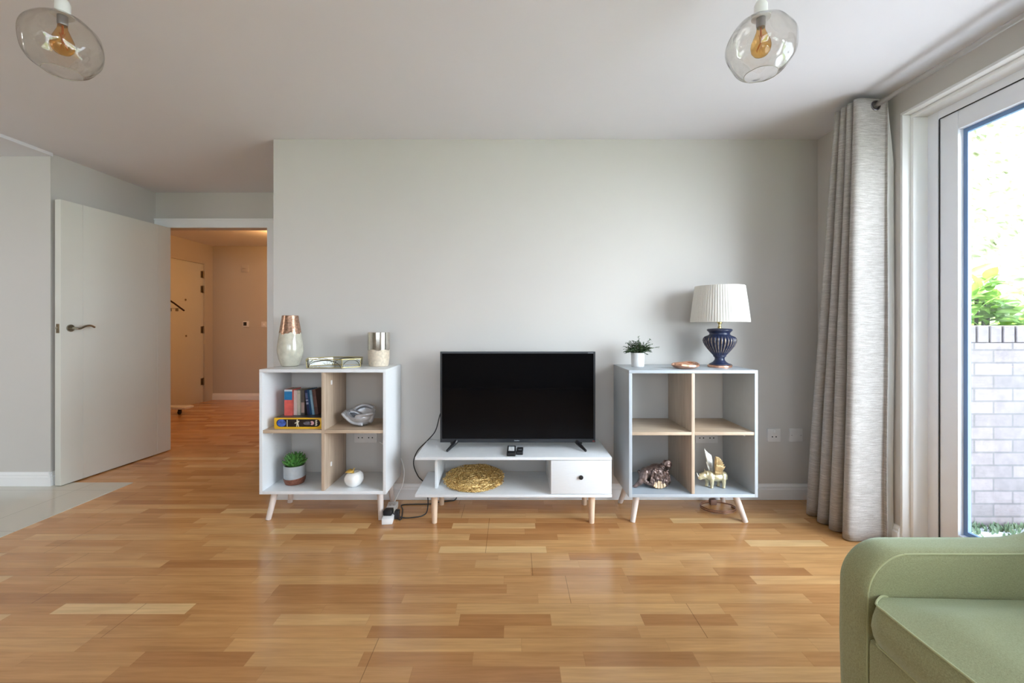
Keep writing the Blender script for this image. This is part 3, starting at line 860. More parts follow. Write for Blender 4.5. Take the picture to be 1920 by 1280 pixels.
# candle holder
hx_, hy_ = -0.843, 2.745
v = thing('candle_holder', 'short round candle holder, silver mirror top over beige crackle base, on the white cabinet', 'candle holder', (hx_, hy_, ZC))
part('base', Lt([(0.056, 0), (0.060, 0.004), (0.0645, 0.05), (0.0665, 0.10), (0.067, 0.112), (0.060, 0.112), (0.058, 0.02)], c=(hx_, hy_, ZC), n=56), M['crackle'], v, 'beige crackled base')
bm = bmesh.new(); rings = []
for i, (r, z) in enumerate([(0.0682, 0.102), (0.0684, 0.13), (0.0684, 0.209), (0.0668, 0.2105), (0.065, 0.209), (0.065, 0.112)]):
    rings.append([bm.verts.new((hx_+r*math.cos(2*PI*k/56), hy_+r*math.sin(2*PI*k/56), ZC+z+(0.004*math.sin(6*2*PI*k/56) if i == 0 else 0))) for k in range(56)])
for a, b in zip(rings, rings[1:]):
    for k in range(56): bm.faces.new((a[k], a[(k+1) % 56], b[(k+1) % 56], b[k]))
part('rim', bm, M['mirror_silver'], v, 'silver mirrored upper band')

# faceted gold wire tray
hexp = [(-1.214, 2.575), (-1.008, 2.575), (-0.912, 2.665), (-0.965, 2.79), (-1.15, 2.80), (-1.262, 2.69)]
# keep the tray clear of the candle holder
hexp = [(-1.214, 2.575), (-1.008, 2.575), (-0.93, 2.66), (-0.965, 2.79), (-1.15, 2.80), (-1.262, 2.69)]
tr = thing('tray', 'low gold wire and glass tray between the vase and the candle holder', 'tray', (-1.085, 2.69, ZC))
zt0, zt1 = ZC+0.004, ZC+0.052
part('base_plate', Pr(hexp, 'z', ZC, ZC+0.003), M['tray_glass'], tr, smooth=False)
cx0 = sum(p[0] for p in hexp)/6; cy0 = sum(p[1] for p in hexp)/6
top = [(cx0+(p[0]-cx0)*1.03, cy0+(p[1]-cy0)*1.03) for p in hexp]
bm = bmesh.new()
tube(bm, [(p[0], p[1], zt0) for p in hexp], 0.0022, 8, close=True)
tube(bm, [(p[0], p[1], zt1) for p in top], 0.0024, 8, close=True)
for p, q in zip(hexp, top): tube(bm, [(p[0], p[1], zt0), (q[0], q[1], zt1)], 0.0022, 8)
part('wire_frame', bm, M['gold_wire'], tr)
for i in range(6):
    p, q = W3((*hexp[i], zt0)), W3((*hexp[(i+1) % 6], zt0)); p2, q2 = W3((*top[i], zt1)), W3((*top[(i+1) % 6], zt1))
    pts = []
    for k in range(17):
        a = PI*k/16; s = 0.5-0.46*math.cos(a); hgt = 0.92*math.sin(a)
        lo = p.lerp(q, s); hi = p2.lerp(q2, s); pts.append(lo.lerp(hi, hgt))
    part('arch_wire', T(pts, 0.0018, 6), M['dark_wire'], tr)
    bm = bmesh.new(); bm.faces.new([bm.verts.new(x) for x in (p, q, q2, p2)])
    o = part('glass_side', bm, M['tray_glass'], tr, smooth=False)
    sd = o.modifiers.new('thick', 'SOLIDIFY'); sd.thickness = 0.0015; sd.offset = 0

# ------------------------------------------------------------------ in the white cabinet
ZM = (CZ0+CZ1)/2+0.009     # upper shelf surface
ZL = CZ0+0.018             # bottom surface
# board game box
gx0, gx1, gy0, gy1, gz1 = -1.395, -1.112, 2.553, 2.81, ZM+0.066
gb = thing('game_box', 'flat yellow board game box under the paperbacks in the white cabinet', 'box', ((gx0+gx1)/2, (gy0+gy1)/2, ZM))
M['yellow'] = mat('yellow_printed_card', srgb(226, 178, 44), 0.4, var=0.08)
M['darkprint'] = mat('dark_printed_card', srgb(38, 30, 30), 0.35, var=0.5, scale=30)
M['topprint'] = mat('dark_box_lid_print', srgb(64, 60, 58), 0.3, var=0.6, scale=18)
part('box_base', B(gx0+0.002, gx1-0.002, gy0+0.002, gy1-0.002, ZM, gz1-0.004, 0.001), M['yellow'], gb)
part('lid', B(gx0, gx1, gy0, gy1, ZM+0.006, gz1-0.001, 0.0015), M['yellow'], gb)
part('lid_picture', B(gx0+0.004, gx1-0.004, gy0+0.004, gy1-0.004, gz1-0.001, gz1, 0.0), M['topprint'], gb, 'dark printed lid top')
def capsule_poly(xa, xb, za, zb, n=14):
    r = (zb-za)/2; cz = (za+zb)/2; P = []
    for k in range(n+1):
        a = -PI/2+PI*k/n; P.append((xb-r+r*math.cos(a), cz+r*math.sin(a)))
    for k in range(n+1):
        a = PI/2+PI*k/n; P.append((xa+r+r*math.cos(a), cz+r*math.sin(a)))
    return P
fp = part('front_picture', Pr(capsule_poly(gx0+0.014, gx1-0.014, ZM+0.013, gz1-0.009), 'y', gy0-0.0008, gy0+0.0005), M['darkprint'], gb, 'dark oblong picture panel', smooth=False)
def disc(x, z, r, y, ry=None):
    ry = ry or r
    return Pr([(x+r*math.cos(2*PI*k/24), z+ry*math.sin(2*PI*k/24)) for k in range(24)], 'y', y-0.0006, y)
gzc = (ZM+0.013+gz1-0.009)/2; yp = gy0-0.0008
M['blueprint'] = mat('blue_globe_print', srgb(70, 96, 170), 0.35, var=0.5, scale=60)
M['pinkprint'] = mat('pink_badge_print', srgb(206, 160, 168), 0.4)
M['creamprint'] = mat('cream_print', srgb(214, 206, 186), 0.4)
part('globe_print', disc(gx0+0.043, gzc, 0.026, yp, 0.0215), M['blueprint'], fp, 'blue globe picture')
part('badge_print', Pr(capsule_poly(gx1-0.073, gx1-0.050, gzc-0.012, gzc+0.012), 'y', yp-0.0006, yp), M['pinkprint'], fp, 'pink badge')
bm = bmesh.new()   # pale standing figure: head, body, limbs as one outline
x = gx0+0.136
prism(bm, [(x-0.006, gzc-0.021), (x-0.002, gzc-0.021), (x+0.001, gzc-0.006), (x+0.005, gzc-0.021), (x+0.010, gzc-0.021), (x+0.005, gzc), (x+0.012, gzc+0.012),
           (x+0.008, gzc+0.014), (x+0.003, gzc+0.008), (x+0.003, gzc+0.020), (x-0.004, gzc+0.020), (x-0.004, gzc+0.006), (x-0.016, gzc+0.001), (x-0.014, gzc-0.004), (x-0.004, gzc)], 'y', yp-0.0006, yp)
part('figure_print', bm, M['creamprint'], fp, 'pale figure picture', smooth=False)
bm = bmesh.new()   # unreadable title lettering, set upright
box(bm, gx0+0.0765, gx0+0.0775, yp-0.0004, yp, gzc-0.021, gzc+0.018)
for k in range(8):
    z = gzc-0.020+k*0.0048; w_ = 0.005 if k in (0, 7) else 0.0035
    box(bm, gx0+0.0765-w_/2, gx0+0.0775+w_/2, yp-0.0006, yp, z, z+0.0034)
part('title_print', bm, M['creamprint'], fp, 'cream upright title')
bm = bmesh.new()
for k in range(3):
    z = gzc-0.016+k*0.012
    prism(bm, [(gx1-0.043, z), (gx1-0.031, z+0.001), (gx1-0.033, z+0.004), (gx1-0.029, z+0.009), (gx1-0.040, z+0.010)], 'y', yp-0.0006, yp)
box(bm, gx1-0.038, gx1-0.036, yp-0.0004, yp, gzc-0.016, gzc+0.018)
part('ornament_print', bm, M['creamprint'], fp)
part('grey_print', disc(gx0+0.195, gzc-0.001, 0.024, yp, 0.010), mat('grey_shape_print', srgb(104, 98, 106), 0.35, var=0.6, scale=70), fp)

# paperbacks
def book(label, xc, yf, t, h, d, col, lean=0.0, band=None):
    """spine towards the viewer; lean turns it about its lower edge"""
    z = gz1
    b = thing('book', label, 'book', (xc, yf, z), (0, lean, 0), 'paperbacks on the game box', True)
    cm = mat('cover_print', col, 0.4, var=0.12, scale=40)
    bm = bmesh.new(); c_ = 0.0012
    x0 = 0.0; x1 = t
    # cover: spine and two boards as one U-shaped sheet
    prism(bm, [(x0, d), (x0, 0), (x1, 0), (x1, d), (x1-c_, d), (x1-c_, c_), (x0+c_, c_), (x0+c_, d)], 'z', 0, h)
    part('cover', bm, cm, b, smooth=False)
    part('page_block', B(x0+c_, x1-c_, c_, d-0.003, 0.001, h-0.0015), M['page'], b, smooth=False)
    if band:
        for z0, z1, c2 in band:
            part('spine_print', B(x0+0.0003, x1-0.0003, -0.0006, 0, h*z0, h*z1), mat('spine_print', c2, 0.4, var=0.1, scale=50), b, smooth=False)
    return b
M['page'] = mat('page_edges', srgb(150, 140, 122), 0.9, var=0.1, scale=200, stretch=(8, 1, 1))
book('thick red paperback with a blue upper spine, leftmost of the row', -1.3675, 2.615, 0.047, 0.155, 0.108, srgb(214, 96, 88), 0.0,
     [(0.60, 0.93, srgb(36, 116, 168)), (0.93, 0.995, srgb(190, 206, 214))])
book('slim pinkish white paperback right against the thick red and blue one', -1.3190, 2.63, 0.019, 0.148, 0.11, srgb(206, 190, 186))
book('slim beige grey upright paperback just right of the pinkish white one', -1.2985, 2.63, 0.018, 0.148, 0.11, srgb(176, 170, 156), 0.0,
     [(0.15, 0.85, srgb(188, 182, 168))])
book('dark grey brown paperback with a pale pink lower spine strip', -1.2790, 2.64, 0.020, 0.148, 0.11, srgb(92, 84, 80), 0.0,
     [(0.08, 0.5, srgb(176, 150, 142))])
book('slightly leaning navy paperback with pale spine lettering', -1.2385, 2.635, 0.014, 0.150, 0.108, srgb(36, 42, 78), -0.115,
     [(0.55, 0.62, srgb(150, 156, 180)), (0.66, 0.88, srgb(96, 104, 140)), (0.42, 0.5, srgb(150, 156, 180))])
book('leaning dark teal blue paperback between the navy and the light blue ones', -1.2240, 2.635, 0.014, 0.152, 0.106, srgb(24, 70, 108), -0.120)
book('leaning light blue paperback, second from the right end of the row', -1.2095, 2.635, 0.0135, 0.150, 0.106, srgb(118, 158, 184), -0.125,
     [(0.2, 0.8, srgb(134, 170, 194))])
book('dark brown paperback at the right end, against the oak divider', -1.1950, 2.64, 0.020, 0.152, 0.106, srgb(92, 66, 62), -0.130,
     [(0.3, 0.72, srgb(110, 80, 74))])

# silver cupped-hands bowl
sx, sy = -0.925, 2.665
sb = thing('hand_bowl', 'cast silver bowl shaped like cupped hands on the right upper shelf of the white cabinet', 'bowl', (sx, sy, ZM))
bm = bmesh.new()
prof_o = []
nseg = 40; rings = []
for (rr, zz) in ((0.0, 0.0), (0.35, 0.002), (0.62, 0.014), (0.82, 0.034), (0.95, 0.056), (1.0, 0.078), (0.95, 0.080), (0.86, 0.058), (0.70, 0.036), (0.45, 0.020), (0.0, 0.014)):
    ring = []
    for k in range(nseg):
        t = 2*PI*k/nseg
        ax = 0.082*(1.12 if math.cos(t) < 0 else 1.0); ay = 0.068
        lift = 1.0+0.28*math.sin(t)+0.05*math.cos(2*t)
        ring.append((sx+0.004+ax*rr*math.cos(t), sy+ay*rr*math.sin(t), ZM+zz*lift))
    rings.append([bm.verts.new(p) for p in ring])
for a, b in zip(rings, rings[1:]):
    for k in range(nseg): bm.faces.new((a[k], a[(k+1) % nseg], b[(k+1) % nseg], b[k]))
bmesh.ops.remove_doubles(bm, verts=bm.verts, dist=0.0004)
# fingers of the two hands, fanned along the left rim, and the thumbs across the mouth
for i in range(4):
    y = sy-0.045+i*0.016
    pts = spline([(sx+0.02, y-0.006, ZM+0.012+0.002*i), (sx-0.035, y-0.004, ZM+0.022+0.003*i), (sx-0.072, y, ZM+0.048+0.004*i), (sx-0.098, y+0.004, ZM+0.074+0.003*i)], 5)
    for a, b in zip(pts, pts[1:]): capsule(bm, a, b, 0.0095-0.0004*i, 0.009-0.0004*i, 2)
    y = sy+0.05-i*0.014
    pts = spline([(sx+0.02, y+0.006, ZM+0.03), (sx-0.03, y+0.004, ZM+0.055+0.005*i), (sx-0.066, y, ZM+0.080)], 5)
    for a, b in zip(pts, pts[1:]): capsule(bm, a, b, 0.009, 0.008, 2)
pts = spline([(sx+0.076, sy-0.03, ZM+0.074), (sx+0.05, sy-0.05, ZM+0.072), (sx+0.015, sy-0.052, ZM+0.064), (sx-0.012, sy-0.05, ZM+0.058)], 5)
for a, b in zip(pts, pts[1:]): capsule(bm, a, b, 0.0115, 0.010, 2)
pts = spline([(sx+0.05, sy+0.058, ZM+0.095), (sx+0.015, sy+0.062, ZM+0.108), (sx-0.02, sy+0.058, ZM+0.106), (sx-0.05, sy+0.045, ZM+0.092)], 5)
for a, b in zip(pts, pts[1:]): capsule(bm, a, b, 0.012, 0.010, 2)
capsule(bm, (sx+0.078, sy-0.02, ZM+0.07), (sx+0.062, sy-0.02, ZM+0.03), 0.014, 0.016, 6)
bmesh.ops.translate(bm, vec=(0, 0, 0.0), verts=bm.verts)
o = part('cupped_hands', bm, M['silver_cast'], sb); fuse(o, 0.003, 2)

# succulent
px, py = -1.325, 2.655
su = thing('potted_succulent', 'green succulent in a two-tone pot on the bottom of the white cabinet', 'plant', (px, py, ZL))
part('pot', Lt([(0.0595, 0.036), (0.061, 0.040), (0.0615, 0.109), (0.0605, 0.112), (0.056, 0.112), (0.054, 0.085)], c=(px, py, ZL), n=48), M['pot_grey'], su, 'blue grey upper pot')
bm = bmesh.new(); rings = []
for i, (r, z) in enumerate([(0.046, 0), (0.053, 0.003), (0.0605, 0.022), (0.0619, 0.041)]):
    rings.append([bm.verts.new((px+r*math.cos(2*PI*k/48), py+r*math.sin(2*PI*k/48), ZL+z+(0.006*math.sin(2*PI*k/48*1+0.8) if i == 3 else 0))) for k in range(48)])
for a, b in zip(rings, rings[1:]):
    for k in range(48): bm.faces.new((a[k], a[(k+1) % 48], b[(k+1) % 48], b[k]))
bm.faces.new(rings[0][::-1])
part('pot_base', bm, M['copper_band'], su, 'copper brown lower band')
part('soil', Lt([(0.055, 0.09), (0.055, 0.103), (0.02, 0.107)], c=(px, py, ZL), n=32), M['soil'], su)
bm = bmesh.new(); rn = random.Random(5)
for ring, (nn, tilt, L) in enumerate(((13, 0.30, 0.074), (11, 0.62, 0.072), (9, 0.90, 0.066), (6, 1.18, 0.054), (4, 1.4, 0.04))):
    for k in range(nn):
        a = 2*PI*(k+0.5*ring)/nn+rn.uniform(-0.1, 0.1)
        d = W3((math.cos(a)*math.cos(tilt), math.sin(a)*math.cos(tilt), math.sin(tilt)))
        b0 = W3((px, py, ZL+0.106))+W3((math.cos(a), math.sin(a), 0))*0.008+W3((0, 0, 0.007*ring))
        for i in range(8):
            t = i/7
            r = 0.0115*math.sin(PI*(0.2+0.75*t))*(1-0.35*t) + 0.0008
            ball(bm, b0+d*(L*t)+W3((0, 0, 0.25*L*t*t)), r, seg=10)
o = part('foliage', bm, M['succulent'], su); fuse(o, 0.003, 1)

# white apple
ax_, ay_ = -0.946, 2.60
ap = thing('apple_ornament', 'glossy white apple ornament with gold leaf on the bottom of the white cabinet', 'ornament', (ax_, ay_, ZL))
pr = []
for k in range(33):
    a = -PI/2+PI*k/32
    r = 0.055*math.cos(a)*(1+0.10*math.sin(a)); z = 0.048+0.049*math.sin(a)
    if a > 0.9: z -= 0.022*((a-0.9)/(PI/2-0.9))**1.5
    if a < -1.2: z += 0.006*((-a-1.2)/(PI/2-1.2))
    pr.append((max(r, 0.0006), z))
zmin = min(z for r, z in pr)
bm = Lt([(r, z-zmin) for r, z in pr], c=(0, 0, 0), n=48, f=lambda t, i: 1+0.02*math.cos(5*t))
for v_ in bm.verts:
    if v_.co.z > 0.06: v_.co.z += 0.11*(v_.co.x)   # right shoulder stands higher
    v_.co += W3((ax_, ay_, ZL))
part('body', bm, M['ceramic'], ap)
part('stem', T(spline([(ax_-0.006, ay_, ZL+0.075), (ax_-0.005, ay_, ZL+0.092), (ax_+0.003, ay_, ZL+0.109)], 5), 0.003, 8), M['gold_leaf'], ap, 'gold stem')
bm = bmesh.new()
leaf(bm, (ax_-0.004, ay_-0.002, ZL+0.092), (-0.9, -0.35, 0.12), (0.1, -0.5, 0.9), 0.044, 0.030, 0.3, 6)
leaf(bm, (ax_-0.012, ay_-0.002, ZL+0.088), (0.5, -0.6, 0.1), (0, -0.4, 0.9), 0.026, 0.020, 0.3, 5)
o = part('leaf', bm, M['gold_leaf'], ap, 'gold leaf'); sd = o.modifiers.new('t', 'SOLIDIFY'); sd.thickness = 0.002

# ------------------------------------------------------------------ on the grey cabinet
# small potted box plant
bx_, by_ = 0.770, 2.70
bp = thing('potted_plant', 'small bushy green plant in a white pot on the grey cabinet', 'plant', (bx_, by_, ZC))
part('pot', Lt([(0.036, 0), (0.0385, 0.003), (0.0405, 0.084), (0.0395, 0.086), (0.0365, 0.085), (0.036, 0.06)], c=(bx_, by_, ZC), n=40), M['pot_white'], bp, 'white matte pot')
part('soil', Lt([(0.036, 0.06), (0.036, 0.078), (0.01, 0.081)], c=(bx_, by_, ZC), n=24), M['soil'], bp)
rn = random.Random(11); bmL = bmesh.new(); bmS = bmesh.new()
for k in range(95):
    a = rn.uniform(0, 2*PI); el = rn.uniform(0.15, 1.5); L = rn.uniform(0.05, 0.105)*(1.1 if rn.random() < 0.25 else 0.85)
    d = W3((math.cos(a)*math.cos(el), 0.75*math.sin(a)*math.cos(el), math.sin(el)))
    p0 = W3((bx_+0.02*math.cos(a), by_+0.02*math.sin(a), ZC+0.078))
    p3 = p0+d*L
    if k % 9 == 0: p3 += W3((0, 0, -0.03)); 
    mid = p0.lerp(p3, 0.5)+W3((0, 0, 0.012))
    pts = spline([p0, mid, p3], 4); tube(bmS, pts, 0.0009, 4)
    for j in range(2, len(pts)):
        for q in range(3):
            aa = rn.uniform(0, 2*PI); dd = W3((math.cos(aa), math.sin(aa), rn.uniform(-0.3, 0.8)))
            leaf(bmL, pts[j], dd, (0.1, 0.2, 1), rn.uniform(0.008, 0.014), rn.uniform(0.006, 0.010), 0.2, 3)
part('foliage', bmL, M['herb'], bp, smooth=False); part('stems', bmS, M['herb_stem'], bp)

# copper bowl
cx_, cy_ = 1.016, 2.58
cb = thing('copper_bowl', 'low rounded copper dish lying left of the lamp on the grey cabinet', 'dish', (cx_, cy_, ZC))
bm = bmesh.new()
prof = [(0.0, 0.003), (0.045, 0.0), (0.066, 0.006), (0.080, 0.018), (0.079, 0.028), (0.068, 0.034), (0.054, 0.030), (0.046, 0.018), (0.03, 0.012), (0.0, 0.011)]
rings = []
for i, (r, z) in enumerate(prof):
    rings.append([bm.verts.new((cx_+max(r, 0.0005)*math.cos(2*PI*k/56)*(1+0.03*math.sin(3*2*PI*k/56+i*0.3)), cy_+0.82*max(r, 0.0005)*math.sin(2*PI*k/56),
                  ZC+z+(0.004*math.sin(2*2*PI*k/56+0.5)*(1 if z > 0.015 else 0)))) for k in range(56)])
for a, b in zip(rings, rings[1:]):
    for k in range(56): bm.faces.new((a[k], a[(k+1) % 56], b[(k+1) % 56], b[k]))
part('bowl', bm, M['copper'], cb)
part('inner_roll', T([(cx_+0.052*math.cos(2*PI*k/40), cy_+0.040*math.sin(2*PI*k/40), ZC+0.030+0.004*math.sin(2*PI*k/40*2)) for k in range(40)], 0.0065, 8, close=True), M['copper'], cb)

# table lamp
lx, ly = 1.262, 2.672
lm = thing('table_lamp', 'blue fluted urn table lamp with an ivory pleated shade on the grey cabinet', 'lamp', (lx, ly, ZC))
zs = ZC
part('base_ring', Lt([(0.066, 0), (0.0695, 0.003), (0.0695, 0.011), (0.064, 0.015)], c=(lx, ly, zs), n=56), M['copper'], lm, 'copper base ring')
up = [(0.060, 0.015, 0), (0.060, 0.019, 0), (0.050, 0.024, 0), (0.038, 0.032, 0), (0.030, 0.042, 0), (0.0275, 0.052, 0), (0.030, 0.060, 0), (0.036, 0.064, 0), (0.036, 0.069, 0), (0.040, 0.075, 0.3),
      (0.055, 0.092, 1), (0.070, 0.110, 1), (0.084, 0.130, 1), (0.093, 0.148, 1), (0.0965, 0.162, 1), (0.094, 0.174, 1), (0.086, 0.184, 0.7), (0.074, 0.190, 0.2),
      (0.064, 0.194, 0), (0.058, 0.200, 0), (0.058, 0.207, 0), (0.063, 0.214, 0), (0.071, 0.222, 0), (0.072, 0.228, 0), (0.066, 0.233, 0), (0.030, 0.236, 0), (0.012, 0.237, 0)]
NF = 30; n = NF*6
bm = bmesh.new(); lay = bm.verts.layers.float.new('ridge'); rings = []
for (r, z, fl) in up:
    ring = []
    for k in range(n):
        t = 2*PI*k/n; s = abs(math.cos(NF*t/2))     # rounded ribs
        v_ = bm.verts.new((lx+r*(1-fl*0.075*(1-s))*math.cos(t), ly+r*(1-fl*0.075*(1-s))*math.sin(t), zs+z))
        v_[lay] = s*fl if fl else (0.85 if z in (0.069, 0.222) else 0.0); ring.append(v_)
    rings.append(ring)
for a, b in zip(rings, rings[1:]):
    for k in range(n): bm.faces.new((a[k], a[(k+1) % n], b[(k+1) % n], b[k]))
bm.faces.new(rings[0][::-1]); bm.faces.new(rings[-1])
part('urn', bm, M['urn'], lm, 'navy fluted urn with rubbed gold ribs')
part('lamp_neck', Lt([(0.011, 0.236), (0.011, 0.246), (0.007, 0.249), (0.007, 0.262), (0.014, 0.266), (0.014, 0.30), (0.006, 0.302)], c=(lx, ly, zs), n=24), M['brass'], lm, 'brass lamp neck')
NPl = 70; n = NPl*4; bm = bmesh.new(); rings = []
zb_, ztop = 0.274, 0.493
for (f, dr) in ((0.0, 0.0), (0.03, 0.0), (0.5, 0.0), (0.97, 0.0), (1.0, 0.0), (0.98, -0.006), (0.5, -0.006), (0.02, -0.006)):
    r = 0.168+(0.1405-0.168)*f+dr; ring = []
    for k in range(n):
        t = 2*PI*k/n; pl = 1+0.009*math.cos(NPl*t)+0.004*math.sin(13*t+3)*math.sin(PI*f)
        if f in (0.0, 1.0): pl = 1.0
        ring.append(bm.verts.new((lx+r*pl*math.cos(t), ly+r*pl*math.sin(t), zs+zb_+(ztop-zb_)*f)))
    rings.append(ring)
for i in range(len(rings)):
    a, b = rings[i], rings[(i+1) % len(rings)]
    for k in range(n): bm.faces.new((a[k], a[(k+1) % n], b[(k+1) % n], b[k]))
part('lamp_shade', bm, M['lampshade'], lm, 'ivory pleated fabric shade')
part('bulb', ball(bmesh.new(), (lx, ly, zs+0.335), (0.028, 0.028, 0.036)), M['ceramic'], lm)
part('power_cord', T(spline([(lx+0.045, ly+0.04, zs+0.012), (lx+0.075, ly+0.03, zs+0.016), (lx+0.10, ly+0.045, zs+0.005), (lx+0.112, ly+0.10, zs+0.003), (lx+0.116, ly+0.15, zs+0.003), (lx+0.117, ly+0.176, zs+0.0035), (lx+0.117, ly+0.1842, zs-0.02), (lx+0.115, ly+0.1842, zs-0.20)], 7), 0.0022, 8), M['cable'], lm)

# ------------------------------------------------------------------ in the grey cabinet
# dark bronze figurine (crouching animal-like body, curled head, long leg stretched out)
fx, fy = 0.829, 2.60
fg = thing('bronze_figurine', 'dark bronze hunched figurine on the bottom of the grey cabinet, left compartment', 'figurine', (fx, fy, ZL))
def L3(a, dy, b): return W3((fx+a, fy+dy, ZL+b))
bm = bmesh.new()
ball(bm, L3(0.028, 0.0, 0.075), (0.058, 0.045, 0.052))
ball(bm, L3(-0.020, 0.005, 0.082), (0.048, 0.036, 0.034), (0, -0.5, 0))
ball(bm, L3(0.020, 0.01, 0.105), (0.044, 0.034, 0.026), (0, -0.15, 0))
ball(bm, L3(0.078, 0.012, 0.060), (0.030, 0.038, 0.052))
ball(bm, L3(0.082, 0.02, 0.020), (0.030, 0.030, 0.022))
capsule(bm, L3(-0.045, 0, 0.082), L3(-0.060, -0.01, 0.052), 0.030, 0.026)
capsule(bm, L3(-0.060, -0.01, 0.052), L3(-0.080, -0.018, 0.030), 0.024, 0.017)
capsule(bm, L3(-0.080, -0.018, 0.030), L3(-0.106, -0.02, 0.010), 0.016, 0.010)
ball(bm, L3(-0.110, -0.022, 0.008), (0.016, 0.010, 0.008))
capsule(bm, L3(-0.055, 0.025, 0.06), L3(-0.03, 0.02, 0.018), 0.022, 0.018)
capsule(bm, L3(-0.055, 0.03, 0.07), L3(-0.072, 0.03, 0.078), 0.016, 0.010)
capsule(bm, L3(-0.06, -0.02, 0.04), L3(0.0, -0.03, 0.016), 0.015, 0.014)
ball(bm, L3(0.02, 0, 0.025), (0.055, 0.035, 0.025))
ball(bm, L3(0.060, 0.0, 0.118), (0.022, 0.022, 0.02))
rn = random.Random(21)
for k in range(90):   # shaggy coat
    a = rn.uniform(-0.02, 0.09); z = rn.uniform(0.03, 0.11)
    capsule(bm, L3(a, -0.030-rn.uniform(0, 0.012), z), L3(a+rn.uniform(-0.008, 0.008), -0.034-rn.uniform(0, 0.008), z-0.022), 0.0052, 0.003, 4)
o = part('body', bm, M['bronze'], fg); fuse(o, 0.0022, 1)
bm = bmesh.new()
ball(bm, L3(0.083, -0.008, 0.134), (0.027, 0.024, 0.024))
ball(bm, L3(0.083, -0.026, 0.128), (0.015, 0.012, 0.012))
for k in range(22):
    t = k/21*4.6*PI/2; r = 0.026*(1-0.25*k/21)
    ball(bm, L3(0.083+r*math.cos(t+2.2), -0.010-0.012*k/21, 0.134+r*math.sin(t+2.2)), 0.0062, seg=10)
ball(bm, L3(0.077, -0.032, 0.135), 0.0045); ball(bm, L3(0.091, -0.032, 0.133), 0.0045)
o = part('head', bm, M['bronze'], fg); fuse(o, 0.0022, 1)
bm = bmesh.new()
for k in range(9):
    a = -0.006+k*0.0086; dz = (0.010, 0.004, 0.002, 0.0, 0.001, 0.0, 0.003, 0.006, 0.012)[k]; tz = (0.034, 0.044, 0.040, 0.050, 0.046, 0.052, 0.044, 0.048, 0.036)[k]
    capsule(bm, L3(a*0.8+0.006, -0.036, tz), L3(a, -0.043-0.002*(k % 2), 0.0055+dz), 0.0030, 0.0046, 8)
ball(bm, L3(0.028, -0.030, 0.022), (0.036, 0.012, 0.018))
o = part('fringe', bm, M['bronze_light'], fg, 'pale gold fringed front'); fuse(o, 0.0022, 1)

# winged rhinoceros
rx, ry = 1.187, 2.585
rh = thing('winged_rhino_figurine', 'pale gold rhinoceros figurine with raised wings in the grey cabinet', 'figurine', (rx, ry, ZL))
def R3(a, dy, b): return W3((rx+a, ry+dy, ZL+b))
bm = bmesh.new()
ball(bm, R3(0.018, 0, 0.062), (0.050, 0.027, 0.027)); ball(bm, R3(0.052, 0, 0.066), (0.027, 0.026, 0.029)); ball(bm, R3(-0.024, 0, 0.068), (0.026, 0.027, 0.029))
ball(bm, R3(-0.044, 0, 0.074), (0.022, 0.019, 0.022))
ball(bm, R3(-0.064, -0.002, 0.068), (0.026, 0.017, 0.020), (0, -0.25, 0)); ball(bm, R3(-0.082, -0.003, 0.058), (0.014, 0.013, 0.014))
for (a, dy) in ((-0.018, -0.016), (-0.033, 0.017), (0.052, -0.016), (0.036, 0.017)):
    capsule(bm, R3(a-0.002, dy*0.9, 0.055), R3(a, dy, 0.028), 0.0155, 0.0105); capsule(bm, R3(a, dy, 0.028), R3(a-0.001, dy, 0.006), 0.010, 0.0082)
    ball(bm, R3(a-0.002, dy, 0.004), (0.0105, 0.0095, 0.005))
capsule(bm, R3(0.074, 0, 0.074), R3(0.080, 0, 0.046), 0.0035, 0.003)
o = part('body', bm, M['rhino_gold'], rh); fuse(o, 0.0022, 2)
part('horn', T(spline([R3(-0.090, -0.003, 0.062), R3(-0.097, -0.003, 0.072), R3(-0.1015, -0.003, 0.087)], 5), 0.006, 10, r1=0.0006), M['wing_silver'], rh, 'silver horn')
part('horn', T(spline([R3(-0.080, -0.003, 0.070), R3(-0.085, -0.003, 0.077), R3(-0.087, -0.003, 0.083)], 4), 0.0045, 10, r1=0.0006), M['rhino_gold'], rh)
for dy in (-0.014, 0.012):
    bm = bmesh.new(); leaf(bm, R3(-0.050, dy, 0.082), (0.1, 0.25*dy/abs(dy), 1), (1, 0, 0.2), 0.020, 0.013, 0.1, 5)
    o = part('ear', bm, M['rhino_gold'], rh); sd = o.modifiers.new('t', 'SOLIDIFY'); sd.thickness = 0.002
def feather(bm, a, b, w):
    a, b = W3(a), W3(b); d = (b-a); L = d.length
    q = d.to_track_quat('Z', 'Y').to_euler()
    ball(bm, a.lerp(b, 0.5), (w, 0.0042, L*0.55), q, seg=14)
bm = bmesh.new()       # near wing, brown gold fan
for k in range(9):
    f = k/8
    base = R3(0.006+0.026*f, -0.014, 0.086); tip = R3(-0.001+0.055*f**0.9, -0.028+0.003*f, 0.188-0.056*f**1.8)
    feather(bm, base, tip, 0.0088)
for k in range(7):
    f = k/6
    feather(bm, R3(0.003+0.030*f, -0.019, 0.086), R3(0.001+0.042*f, -0.030, 0.140-0.012*f), 0.0070)
for k in range(6):
    f = k/5
    ball(bm, R3(0.000+0.038*f, -0.022, 0.094), (0.0050, 0.005, 0.012))
ball(bm, R3(0.020, -0.016, 0.088), (0.024, 0.008, 0.012))
o = part('wing', bm, M['wing_gold'], rh, 'brown gold feathered wing'); fuse(o, 0.0015, 1)
bm = bmesh.new()       # far wing, silver, swept up and forward
